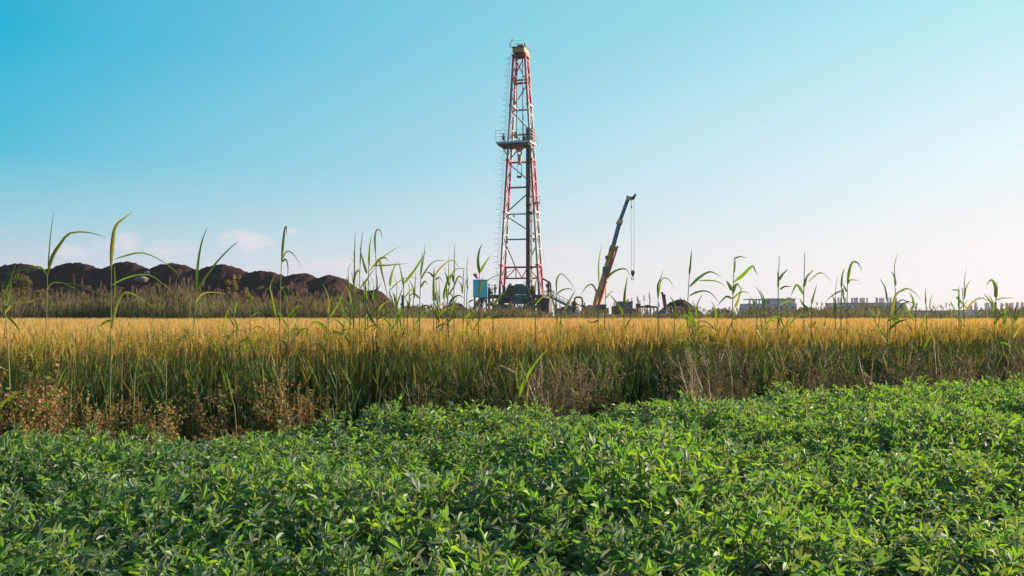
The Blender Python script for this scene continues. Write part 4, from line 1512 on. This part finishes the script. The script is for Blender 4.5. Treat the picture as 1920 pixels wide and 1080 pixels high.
def put_weed(nm, px, back, h):
    t_ = (px - 960) / F
    Yv = edge_y(t_) + back / (1 - .6 * t_)
    st, sd_ = rq.choice(weeds[nm])
    n_, lb, gp = WLAB[nm]
    o = ob(n_, st, None, (t_ * Yv, Yv, 0))
    o.rotation_euler = (rq.gauss(0, .06), rq.gauss(0, .06), rq.uniform(0, 6.28))
    s = h / .62
    o.scale = (s * rq.uniform(.9, 1.3), s * rq.uniform(.9, 1.3), s)
    tag(o, lb + under(px), 'weed', gp)
    tag(ob('seed_cluster', sd_, o), None, None, None, 'stuff')


for i in range(24):
    put_weed('dock', rq.uniform(-40, 130), rq.uniform(.1, .8), rq.uniform(.5, .9))
for i in range(24):
    put_weed('dock', rq.uniform(120, 480), rq.uniform(.15, .85), rq.uniform(.35, .72))
for px, h in ((5, .8), (60, .86), (78, .75), (108, .9), (415, .7), (507, .85), (95, .82), (120, .78), (25, .7), (220, .66), (265, .6), (345, .6), (500, .75), (515, .78), (525, .62), (560, .6), (612, .66), (590, .55)):
    put_weed('dock', px, rq.uniform(.5, .85), h)
for i in range(34):
    put_weed('dry', (rq.uniform(955, 1110) if rq.random() < .8 else rq.uniform(900, 1160)), rq.uniform(.2, .95), rq.uniform(.55, .95))
for i in range(38):
    put_weed('dry', (rq.uniform(1265, 1405) if rq.random() < .8 else rq.uniform(1220, 1480)), rq.uniform(.2, .95), rq.uniform(.6, 1.0))
for i in range(84):
    put_weed('dry', rq.uniform(1480, 1990), rq.uniform(.2, .95), rq.uniform(.5, .98))
for i in range(22):
    put_weed('dry', rq.uniform(420, 960), rq.uniform(.3, .8), rq.uniform(.35, .7))
for i in range(30):
    put_weed('green', rq.choice((rq.uniform(680, 930), rq.uniform(1100, 1260), rq.uniform(1400, 1760), rq.uniform(1400, 1760))), rq.uniform(.2, .7), rq.uniform(.35, .65))


# ------------------------------------------------------------------ reeds
rr_ = random.Random(77)
R_LEAF = [(.10, .16, .02), (.085, .14, .022), (.125, .175, .022), (.075, .125, .03), (.17, .17, .05)]
R_STEM = [(.22, .20, .06), (.17, .18, .05), (.26, .22, .09)]


def spline(pts_, n):
    out = []
    m_ = len(pts_)
    for i in range(n + 1):
        u = i / n * (m_ - 1)
        k = min(int(u), m_ - 2)
        f = u - k
        p0, p1, p2, p3 = pts_[max(k - 1, 0)], pts_[k], pts_[k + 1], pts_[min(k + 2, m_ - 1)]
        out.append(.5 * ((2 * p1) + (-p0 + p2) * f + (2 * p0 - 5 * p1 + 4 * p2 - p3) * f * f + (-p0 + 3 * p1 - 3 * p2 + p3) * f ** 3))
    return out


def leaf_strip(path, width, col, r):
    mb = MB()
    pts_ = spline(path, 10)
    n = len(pts_) - 1
    pr = None
    view = V((r.uniform(-.5, .5), -1, r.uniform(-.3, .5)))
    for i, p in enumerate(pts_):
        f = i / n
        w_ = width * (min(1, .35 + f * 4) if f < .2 else max(0, 1 - ((f - .2) / .8)) ** .8)
        t = (pts_[min(i + 1, n)] - pts_[max(i - 1, 0)]).normalized()
        s = t.cross(view)
        s = s.normalized() if s.length > 1e-4 else V((0, 0, 1))
        nn = s.cross(t)
        cur = (p + s * w_ / 2 + nn * w_ * .12, p, p - s * w_ / 2 + nn * w_ * .12)
        if pr:
            mb.quad(pr[0], pr[1], cur[1], cur[0], col)
            mb.quad(pr[1], pr[2], cur[2], cur[1], col)
        pr = cur
    return mb


def reed(px_stem, leaves, back=.6, label=None, group=None, dry=False, D=None):
    """px_stem: list of (px,py) from low to top; leaves: list of (points, width px)"""
    x0, y0 = px_stem[0]
    t_ = (x0 - 960) / F
    if D is None:
        D = edge_y(t_) + back / (1 - .6 * t_)
    r = rr_
    sp = [P(a, b, D + .03 * i * r.uniform(-1, 1)) for i, (a, b) in enumerate(px_stem)]
    dx = (sp[0].x - sp[1].x) / max(.05, sp[1].z - sp[0].z)
    base = V((sp[0].x + dx * sp[0].z * .5, D, 0))
    t = thing('reed', label, 'reed', base, group)
    sc = jit(r.choice(R_STEM), .15, r)
    mb = MB()
    path = spline([base] + sp, 10)
    kf = D / F
    w0 = 1.35 * kf
    mb.tube(path, [max(.45 * kf, w0 * (1 - .55 * i / 10)) for i in range(11)], 5, 0, sc)
    part('stem', mb, M['reedstem'], t)
    for pts_, w_ in leaves:
        q = []
        dd = r.uniform(-.9, .9)
        for i, (a, b) in enumerate(pts_):
            ln = math.hypot(a - pts_[0][0], b - pts_[0][1]) * kf
            q.append(P(a, b, D + dd * ln * .6))
        lm = leaf_strip(q, w_ * kf * .84, jit(r.choice(R_LEAF), .2, r), r)
        part('leaf', lm, M['reed'], t)
    return t


def rand_leaves(x, ytop, ybot, n, scale, r):
    out = []
    for k in range(n):
        f = k / max(1, n - 1)
        y0 = ytop + (ybot - ytop) * (.02 + f * .85)
        s = 1 if (k % 2) ^ (r.random() < .2) else -1
        ln = scale * r.uniform(.7, 1.25) * (1.0 if k else .9)
        typ = r.random()
        if k == 0:
            out.append(([(x, y0), (x + s * ln * .08, y0 - ln * .55), (x + s * ln * .3, y0 - ln * .95)], r.uniform(3.5, 5.5)))
        elif typ < .45:
            out.append(([(x, y0), (x + s * ln * .28, y0 - ln * .36), (x + s * ln * .6, y0 - ln * .5), (x + s * ln * .95, y0 - ln * .3)], r.uniform(3.5, 5.5)))
        elif typ < .8:
            out.append(([(x, y0), (x + s * ln * .3, y0 - ln * .5), (x + s * ln * .5, y0 - ln * .95)], r.uniform(4, 6.5)))
        else:
            out.append(([(x, y0), (x + s * ln * .35, y0 - ln * .22), (x + s * ln * .7, y0 - ln * .05), (x + s * ln * .9, y0 + ln * .25)], r.uniform(3, 4.5)))
    return out


G1 = None
reed([(84, 700), (87, 600), (89, 515)], [([(89, 515), (98, 482), (114, 456), (132, 437), (168, 436), (202, 446)], 8), ([(90, 512), (94, 450), (101, 394)], 3.4), ([(88, 516), (74, 500), (40, 506), (0, 516)], 4.5), ([(88, 565), (96, 567), (103, 577)], 4), ([(88, 545), (100, 530), (130, 535), (170, 560)], 3), ([(86, 640), (60, 660), (20, 690), (-30, 705)], 4)],
     back=1.1, label='tall reed at the far left, its long top leaf bent sharply to the right')
reed([(206, 760), (208, 640), (208, 560), (209, 500)], [([(208, 505), (211, 455), (217, 424), (233, 409), (250, 396)], 9), ([(215, 486), (240, 478), (268, 474), (300, 487), (331, 510), (333, 522)], 4), ([(215, 560), (216, 525), (214, 495)], 4), ([(209, 535), (240, 520), (278, 515), (306, 533), (340, 562)], 4), ([(206, 562), (165, 540), (133, 532), (98, 531)], 3.6), ([(210, 615), (216, 580), (228, 553), (243, 549), (264, 560), (292, 578)], 9), ([(209, 600), (196, 605), (184, 616), (181, 640)], 6), ([(207, 660), (201, 690), (196, 705), (206, 735)], 4)],
     label='tallest reed, before the pale boulder, with broad drooping leaves low on its stem')
reed([(361, 660), (365, 590), (369, 535)], [([(369, 538), (371, 495), (378, 455), (389, 425)], 6.5), ([(368, 548), (382, 524), (408, 490), (432, 465), (449, 451)], 6.5), ([(367, 568), (380, 551), (400, 548), (426, 551)], 3.5)],
     back=2.3, label='reed with two straight blades forming a V before the soil heap')
reed([(524, 660), (526, 540), (529, 470)], [([(528, 490), (531, 455), (534, 430), (537, 425), (538, 446)], 6), ([(528, 492), (534, 476), (541, 471), (553, 480), (568, 505)], 4), ([(529, 492), (536, 486), (540, 503), (538, 526)], 4), ([(526, 542), (536, 537), (548, 548), (556, 564)], 4), ([(519, 600), (511, 560), (507, 535), (519, 511)], 4)],
     back=2.3, label='lone slender reed with a hooked tip before the right half of the soil heap')
G2 = 'reeds crowding left of the blue cabin'
ORD = 'first second third fourth fifth sixth seventh eighth ninth tenth eleventh twelfth thirteenth fourteenth fifteenth sixteenth seventeenth'.split()
LB2 = '%s reed from the left in the thicket between the soil heap and the derrick'
for n_i, (st_, lv_) in enumerate([
        ([(662, 640), (664, 540), (664, 470)], [([(664, 560), (665, 480), (666, 430)], 3.5), ([(660, 600), (664, 560), (672, 520)], 5), ([(663, 530), (668, 512), (674, 508), (674, 522)], 6)]),
        ([(674, 640), (674, 560), (675, 500)], [([(688, 513), (681, 490), (674, 463)], 6), ([(675, 500), (677, 460), (681, 430)], 3), ([(676, 540), (690, 520), (705, 500)], 4)]),
        ([(690, 650), (690, 560), (692, 480)], [([(692, 500), (693, 465), (697, 440)], 5), ([(692, 510), (708, 490), (735, 470), (750, 461)], 4), ([(690, 565), (685, 535), (690, 525), (696, 545)], 5), ([(690, 585), (680, 610), (668, 630)], 4)]),
        ([(707, 650), (706, 540), (704, 460)], [([(704, 475), (703, 445), (707, 431), (714, 434), (717, 452)], 5), ([(702, 500), (712, 486), (722, 483), (728, 490)], 7), ([(704, 498), (730, 497), (765, 494)], 4.5), ([(712, 486), (716, 510), (722, 535), (729, 570)], 5), ([(705, 600), (720, 590), (738, 580)], 4)]),
        ([(730, 660), (731, 580), (731, 540)], [([(731, 537), (735, 512), (745, 490)], 7), ([(731, 545), (745, 530), (765, 520), (785, 523)], 3), ([(731, 600), (720, 575), (711, 560)], 4), ([(730, 620), (750, 600), (765, 585)], 4)]),
        ([(758, 650), (757, 570), (757, 520)], [([(757, 532), (775, 510), (789, 488), (800, 470)], 6.5), ([(757, 540), (752, 510), (747, 490)], 4), ([(757, 560), (770, 545), (785, 535)], 4), ([(742, 580), (748, 560), (757, 535)], 5)]),
        ([(787, 650), (787, 570), (790, 510)], [([(789, 520), (791, 490), (792, 470)], 5.5), ([(789, 525), (800, 505), (815, 490), (840, 488)], 4), ([(788, 540), (797, 527), (802, 535)], 5), ([(787, 560), (775, 550), (765, 560)], 4), ([(790, 510), (795, 480), (797, 455)], 3)]),
        ([(814, 660), (813, 570), (813, 520)], [([(814, 565), (813, 530), (814, 500)], 7), ([(813, 520), (806, 512), (798, 510)], 5), ([(813, 520), (828, 500), (848, 488), (862, 505)], 4), ([(816, 525), (824, 520), (830, 530)], 4)]),
        ([(830, 660), (831, 580), (838, 530)], [([(831, 560), (838, 530), (853, 510)], 6), ([(832, 590), (820, 570), (815, 560)], 4), ([(836, 530), (855, 505), (880, 505)], 3)]),
        ([(852, 650), (851, 570), (852, 490)], [([(852, 520), (852, 480), (853, 455)], 3.5), ([(851, 530), (848, 515), (851, 520)], 5), ([(852, 535), (860, 518), (868, 524)], 5), ([(851, 560), (842, 548), (836, 560)], 3)]),
        ([(897, 650), (898, 580), (899, 512)], [([(899, 513), (896, 490), (899, 468), (905, 458)], 7), ([(900, 511), (909, 495), (921, 477)], 7), ([(898, 552), (901, 535), (905, 519)], 6), ([(898, 540), (920, 522), (945, 512), (970, 505)], 2.6)]),
        ([(925, 640), (924, 590), (923, 565)], [([(924, 572), (923, 550), (922, 532)], 4), ([(925, 572), (938, 556), (952, 542)], 7), ([(924, 590), (905, 600), (885, 606)], 3)])]):
    reed(st_, lv_, back=rr_.uniform(1.3, 3.2), label=LB2 % ORD[n_i], group=G2)
G3 = 'reeds in front of the rig and the crane'
LB3 = '%s reed from the left among those before the rig base and the crane'
for n_i, (st_, lv_) in enumerate([
        ([(1004, 640), (1004, 590), (1003, 560)], [([(1003, 545), (1004, 533), (1007, 522)], 4.5), ([(1003, 585), (998, 560), (985, 530), (979, 528)], 3), ([(1004, 570), (1020, 555), (1040, 545)], 3)]),
        ([(1045, 640), (1044, 590), (1044, 550)], [([(1044, 552), (1043, 530), (1047, 517), (1055, 514), (1070, 530), (1079, 546)], 4.2), ([(1044, 552), (1054, 544), (1068, 541), (1075, 547)], 4), ([(1044, 585), (1038, 570), (1034, 552), (1028, 562)], 5)]),
        ([(1052, 640), (1052, 600), (1053, 588)], [([(1053, 588), (1066, 566), (1080, 543)], 6.5), ([(1052, 600), (1045, 620), (1030, 640)], 3)]),
        ([(1121, 640), (1122, 580), (1123, 530)], [([(1123, 530), (1123, 490), (1129, 456)], 4.5), ([(1122, 560), (1112, 535), (1100, 537), (1089, 553)], 5), ([(1122, 600), (1110, 605), (1098, 600)], 4)]),
        ([(1134, 640), (1134, 590), (1136, 540)], [([(1136, 525), (1150, 510), (1168, 504), (1178, 510), (1188, 535)], 5), ([(1135, 560), (1145, 548), (1152, 546)], 3)]),
        ([(1171, 660), (1170, 610), (1170, 570)], [([(1170, 571), (1172, 545), (1177, 517)], 6.5), ([(1168, 590), (1158, 570), (1142, 551)], 6), ([(1170, 572), (1178, 562), (1180, 561)], 5), ([(1171, 620), (1178, 605), (1185, 592)], 6)])]):
    reed(st_, lv_, back=rr_.uniform(1.3, 3.2), label=LB3 % ORD[n_i], group=G3)
G4 = 'reeds along the right half of the wheat edge'
LB4 = '%s tall arching reed counted from the left, right of the crane'
for n_i, (st_, lv_) in enumerate(sorted([
        ([(1233, 660), (1234, 600), (1234, 560)], [([(1234, 562), (1233, 535), (1238, 523), (1244, 505)], 5), ([(1235, 556), (1238, 530), (1246, 521), (1256, 526), (1266, 545)], 4)]),
        ([(1287, 660), (1290, 560), (1295, 480)], [([(1292, 515), (1295, 490), (1297, 466)], 5.5), ([(1293, 538), (1308, 523), (1326, 511), (1338, 511), (1354, 521)], 6.5), ([(1310, 526), (1335, 526), (1350, 530), (1361, 538)], 3.5), ([(1292, 555), (1308, 547), (1326, 546), (1340, 556), (1349, 570)], 4.5), ([(1290, 580), (1297, 595), (1310, 610)], 5)]),
        ([(1372, 660), (1374, 560), (1377, 482)], [([(1376, 529), (1394, 515), (1410, 499), (1415, 506), (1421, 516)], 8), ([(1373, 545), (1366, 533), (1362, 526)], 9), ([(1374, 552), (1378, 537), (1384, 533), (1391, 546)], 7), ([(1374, 561), (1385, 550), (1396, 547), (1407, 551)], 5), ([(1378, 577), (1385, 560), (1392, 535)], 7), ([(1373, 560), (1362, 556), (1352, 565), (1345, 575)], 5), ([(1376, 512), (1378, 498), (1379, 485)], 5), ([(1377, 485), (1388, 481), (1402, 485)], 3.5), ([(1374, 600), (1385, 595), (1396, 602)], 5)]),
        ([(1458, 660), (1459, 560), (1461, 480)], [([(1460, 526), (1467, 515), (1478, 504)], 6.5), ([(1459, 540), (1459, 520), (1457, 508)], 5), ([(1462, 543), (1472, 537), (1486, 538)], 4.5), ([(1463, 571), (1476, 565), (1489, 567)], 5), ([(1460, 590), (1467, 607), (1476, 620)], 6)]),
        ([(1508, 650), (1507, 560), (1509, 475)], [([(1507, 539), (1512, 520), (1526, 505)], 8), ([(1507, 553), (1500, 540), (1493, 534), (1487, 545), (1483, 555)], 7), ([(1518, 584), (1506, 571), (1499, 559)], 7), ([(1516, 528), (1535, 512), (1548, 516), (1560, 530)], 3)]),
        ([(1521, 650), (1521, 600), (1522, 568)], [([(1521, 572), (1526, 552), (1532, 533)], 5), ([(1521, 590), (1512, 575), (1505, 570)], 5), ([(1521, 620), (1528, 605), (1530, 602)], 8)]),
        ([(1577, 650), (1577, 590), (1578, 530)], [([(1577, 540), (1579, 517), (1584, 502)], 5.5), ([(1580, 540), (1582, 560), (1587, 575)], 5), ([(1577, 545), (1562, 553), (1547, 566)], 3.5), ([(1577, 575), (1565, 580), (1556, 585)], 5)]),
        ([(1588, 650), (1588, 590), (1589, 530)], [([(1589, 534), (1592, 508), (1599, 491), (1610, 495), (1617, 512)], 7), ([(1590, 532), (1595, 525), (1612, 526)], 5), ([(1588, 548), (1583, 538), (1580, 532)], 5)]),
        ([(1667, 670), (1668, 630), (1671, 590)], [([(1671, 593), (1675, 570), (1680, 552), (1690, 546), (1702, 543)], 7), ([(1673, 601), (1690, 581), (1704, 564)], 7), ([(1672, 605), (1690, 591), (1703, 574)], 6), ([(1667, 617), (1685, 603), (1703, 599)], 7), ([(1672, 640), (1660, 660), (1650, 690)], 4)]),
        ([(1738, 640), (1737, 590), (1735, 550)], [([(1736, 570), (1735, 555), (1735, 540)], 4), ([(1743, 580), (1744, 565), (1748, 550)], 4)]),
        ([(1798, 650), (1798, 590), (1798, 545)], [([(1798, 580), (1798, 555), (1798, 536)], 5), ([(1793, 556), (1805, 570), (1818, 584)], 6), ([(1799, 580), (1807, 572), (1815, 563)], 4), ([(1798, 546), (1790, 543), (1784, 546)], 4)]),
        ([(1870, 650), (1867, 580), (1868, 530)], [([(1865, 557), (1867, 542), (1862, 527), (1856, 526), (1848, 538)], 8), ([(1866, 581), (1855, 563), (1844, 550)], 6), ([(1868, 563), (1880, 559), (1905, 559)], 4), ([(1868, 560), (1870, 545), (1871, 530)], 4)]),
        ([(1882, 660), (1881, 620), (1881, 595)], [([(1881, 600), (1884, 583), (1890, 578), (1897, 586)], 8), ([(1881, 612), (1887, 595), (1892, 590)], 6)]),
        ([(1901, 660), (1901, 630), (1901, 600)], [([(1901, 606), (1904, 580), (1909, 563)], 6), ([(1902, 604), (1912, 588), (1920, 575)], 6), ([(1901, 620), (1890, 625), (1880, 640)], 4)]),
        ([(1765, 700), (1766, 660), (1767, 630)], [([(1767, 637), (1763, 615), (1757, 598)], 7), ([(1768, 637), (1775, 615), (1778, 600)], 7), ([(1768, 640), (1785, 625), (1800, 620)], 5), ([(1766, 645), (1775, 665), (1778, 675)], 5), ([(1764, 650), (1757, 670), (1752, 690)], 5)]),
        ([(1538, 690), (1537, 650), (1535, 610)], [([(1536, 640), (1530, 620), (1522, 600)], 6), ([(1536, 640), (1545, 618), (1548, 595)], 6), ([(1536, 660), (1530, 690), (1528, 700)], 7), ([(1532, 652), (1560, 657), (1580, 680), (1592, 705)], 6)]),
        ([(1457, 740), (1458, 710), (1460, 690)], [([(1458, 715), (1465, 695), (1472, 672)], 7), ([(1457, 715), (1448, 700), (1440, 690)], 6), ([(1459, 730), (1470, 705), (1475, 700)], 4)])], key=lambda e: e[0][-1][0])):
    reed(st_, lv_, back=rr_.uniform(1.3, 3.0), label=LB4 % ORD[n_i], group=G4)
reed([(972, 740), (974, 720), (976, 706)], [([(966, 757), (985, 712), (1003, 682), (1028, 653)], 9), ([(973, 730), (978, 690), (985, 660), (1000, 640)], 5), ([(974, 740), (968, 705), (972, 680)], 5)], back=.25, label='broad green reed leaf slanting up in front of the wheat near the middle')
reed([(987, 778), (988, 760), (990, 745)], [([(987, 775), (989, 735), (993, 717)], 6), ([(987, 770), (984, 755), (982, 745)], 4)], back=.1, label='short pale withered reed leaf just right of the broad slanting one')
reed([(-6, 780), (-4, 765), (0, 755)], [([(-6, 768), (12, 750), (42, 731)], 9), ([(-4, 770), (6, 790), (20, 815)], 5)], back=.05, label='grey green reed leaf poking in low at the left edge')
reed([(17, 690), (12, 620), (8, 560)], [([(4, 560), (14, 540), (32, 490)], 5), ([(10, 575), (18, 555), (22, 525)], 6), ([(8, 590), (25, 570), (55, 567), (70, 556)], 4), ([(12, 590), (30, 610), (38, 625)], 5)], back=.6, label='reed at the left edge with leaves fanning before the olive bush')
for i in range(38):
    x = rr_.choice([rr_.uniform(560, 900), rr_.uniform(1230, 1900), rr_.uniform(1230, 1900), rr_.uniform(380, 560)])
    yt = rr_.uniform(560, 640)
    reed([(x, yt + 120), (x + rr_.uniform(-4, 4), yt + 50), (x + rr_.uniform(-8, 8), yt)], rand_leaves(x, yt, yt + 90, rr_.randint(3, 5), rr_.uniform(32, 55), rr_), back=rr_.uniform(.8, 2.4),
         label='short green reed shoot in the wheat' + under(x), group='short reed shoots at the wheat edge')
for i in range(17):
    x = rr_.choice([rr_.uniform(655, 880), rr_.uniform(655, 880), rr_.uniform(655, 880), rr_.uniform(655, 880), rr_.uniform(1380, 1620), rr_.uniform(1640, 1920)])
    yt = rr_.uniform(505, 560)
    reed([(x, yt + 110), (x + rr_.uniform(-3, 3), yt + 50), (x + rr_.uniform(-5, 5), yt)], [([(x, yt + 20), (x + rr_.uniform(-3, 3), yt - 15), (x + rr_.uniform(-8, 8), yt - rr_.uniform(28, 45))], 2.6)] + rand_leaves(x, yt + 20, yt + 80, rr_.randint(2, 4), rr_.uniform(30, 48), rr_), back=rr_.uniform(1.6, 3.4),
         label='thin reed with one upright blade' + under(x), group='thin reeds above the wheat')
# pale bending grasses in front of the dark wheat at the left
for (a, b, c_, w_) in [((312, 790), (311, 680), [([(311, 690), (311, 660), (335, 635), (368, 628)], 3.5), ([(311, 760), (330, 740), (362, 720), (398, 696)], 3.5)], 0), ((132, 770), (135, 690), [([(135, 690), (150, 675), (165, 673), (200, 700)], 2.6), ([(92, 740), (115, 715), (135, 690)], 3)], 0), ((250, 800), (252, 700), [([(252, 712), (258, 680), (266, 655)], 3.5), ([(252, 710), (275, 700), (300, 700), (328, 708)], 2.5)], 0), ((440, 770), (434, 740), [([(436, 755), (430, 720), (417, 687)], 4)], 0)]:
    reed([a, ((a[0] + b[0]) / 2, (a[1] + b[1]) / 2), b], c_, back=.3, label='pale bending grass stem in front of the dark wheat at the left', group='pale grass stems at the left')

# ------------------------------------------------------------------ rough reeds and grass beyond the wheat
rf = random.Random(31)
FARG = [(.18, .21, .085), (.20, .22, .095), (.155, .19, .075), (.22, .20, .11), (.19, .15, .10)]
FARD = [(.13, .14, .055), (.15, .13, .07), (.11, .13, .05), (.16, .12, .08), (.13, .095, .07)]
farp = []
for k in range(6):
    mb = MB()
    for i in range(46):
        a = rf.uniform(0, 6.28)
        b = V((rf.uniform(-.7, .7), rf.uniform(-.7, .7), 0))
        h = rf.uniform(.7, 1.45)
        col = jit(rf.choice(FARG if k > 2 else FARD), .25, rf)
        blade(mb, b, V((rf.gauss(0, .1), rf.gauss(0, .1), 1)), h, .03, .06, col, 3, r=rf)
        for q in range(3):
            z = h * rf.uniform(.3, .8)
            a = rf.uniform(0, 6.28)
            blade(mb, b + V((0, 0, z)), V((math.cos(a) * .6, math.sin(a) * .6, 1)), rf.uniform(.25, .5), .03, .35, jit(col, .2, rf), 3, r=rf)
        if rf.random() < .35:
            p = b + V((rf.gauss(0, .05), rf.gauss(0, .05), h * .95))
            for q in range(5):
                blade(mb, p, V((rf.gauss(0, .25), rf.gauss(0, .25), 1)), .2, .03, .2, (.17, .12, .085), 2, r=rf)
    farp.append(mb.data('rough_grass', M['far']))
pts = []
for i in range(3600):
    y = 46.3 + 44 * rf.random() ** 1.4
    x = rf.uniform(-.64, .64) * y
    px = 960 + F * x / y
    hs = 1.22 if px < 560 else (max(.84, 1.22 - .38 * (px - 560) / 180, .0) - (.14 if 1000 < px < 1330 else .06 if px >= 1330 else 0))
    hs *= 1 + .35 * noise.noise(V((x * .2, y * .12, 0))) + rf.choice((rf.uniform(-.35, .1), rf.uniform(-.35, .1), rf.uniform(-.35, .1), rf.uniform(0, .55)))
    if px > 1100 and y > 70:
        hs *= .8
    pts.append(((x, y, 0), (0, 0, rf.uniform(0, 6.28)), (1, 1, hs), rf.randrange(3) if rf.random() < (.7 if px < 760 else .12) else rf.randrange(3, 6)))
scatter('rough_grass', farp, pts, 'strip of grey green rough grass and reeds between the wheat and the site')
# plumed reeds one can tell apart
pl_st, pl_pl = [], []
for k in range(4):
    s, p_ = MB(), MB()
    h = 2.5
    top = V((rf.gauss(0, .05), rf.gauss(0, .05), h))
    s.tube([V((0, 0, 0)), top * .5 + V((.01, 0, 0)), top], [.013, .011, .007], 4, 0, (.17, .12, .075))
    for q in range(5):
        a = rf.uniform(0, 6.28)
        blade(s, V((0, 0, h * rf.uniform(.25, .75))), V((math.cos(a) * .5, math.sin(a) * .5, 1)), rf.uniform(.35, .55), .024, .3, (.13, .12, .05), 3, r=rf)
    for q in range(34):
        z = rf.uniform(-.1, .26)
        a = rf.uniform(0, 6.28)
        w_ = .6 * (1 - max(0, z) / .3)
        blade(p_, top + V((0, 0, z - .1)), V((math.cos(a) * w_, math.sin(a) * w_, 1)), rf.uniform(.09, .17), .022, .25, jit((.20, .125, .09), .25, rf), 2, r=rf)
    pl_st.append(s.data('plume_stem', M['far'])); pl_pl.append(p_.data('plume', M['far']))
SPOT = [(x, y, 'l') for x, y in ((112, 547), (119, 543), (142, 520), (154, 526), (184, 532), (222, 540), (246, 546), (305, 545), (318, 548), (374, 552), (404, 545), (494, 546), (512, 552), (516, 548), (540, 540), (551, 531), (556, 540), (575, 538), (598, 546), (612, 537), (474, 556), (634, 552), (648, 548), (560, 552), (584, 552))] + \
       [(x, y, 'r') for x, y in ((1173, 553), (1183, 561), (1194, 558), (1200, 562), (1209, 557), (1216, 551), (1219, 563), (1180, 570), (1205, 566), (1277, 560), (1290, 566), (1236, 570))]
for x, y, sd_ in SPOT:
    D = rf.uniform(50, 58)
    q = P(x, y, D)
    k = rf.randrange(4)
    o = ob('plumed_reed', pl_st[k], None, (q.x, D, 0))
    s = q.z / 2.6
    o.scale = (1.1, 1.1, s)
    o.rotation_euler = (rf.gauss(0, .03), rf.gauss(0, .03), rf.uniform(0, 6.28))
    if sd_ == 'l':
        tag(o, 'brown feathery reed plume standing before the dark soil heap', 'reed', 'plumed reeds before the soil heap')
    else:
        tag(o, 'thin feathery reed plume standing before the orange tent and dark mound', 'reed', 'plumed reeds before the tent')
    ob('plume', pl_pl[k], o)



# ------------------------------------------------------------------ haze
hz = MB()
hz.box((0, 480, 21.5), (2600, 1100, 45))
hm = bpy.data.materials.new('haze_air')
hm.use_nodes = True
ht = hm.node_tree
ht.nodes.remove(ht.nodes['Principled BSDF'])
pv = nd(ht, 'ShaderNodeVolumePrincipled')
pv.inputs['Color'].default_value = (.84, .86, .92, 1)
pv.inputs['Density'].default_value = .00019
pv.inputs['Anisotropy'].default_value = .2
ht.links.new(pv.outputs[0], ht.nodes['Material Output'].inputs['Volume'])
tag(ob('haze', hz.data('haze', hm)), 'thin pale evening haze over the fields', None, None, 'stuff')
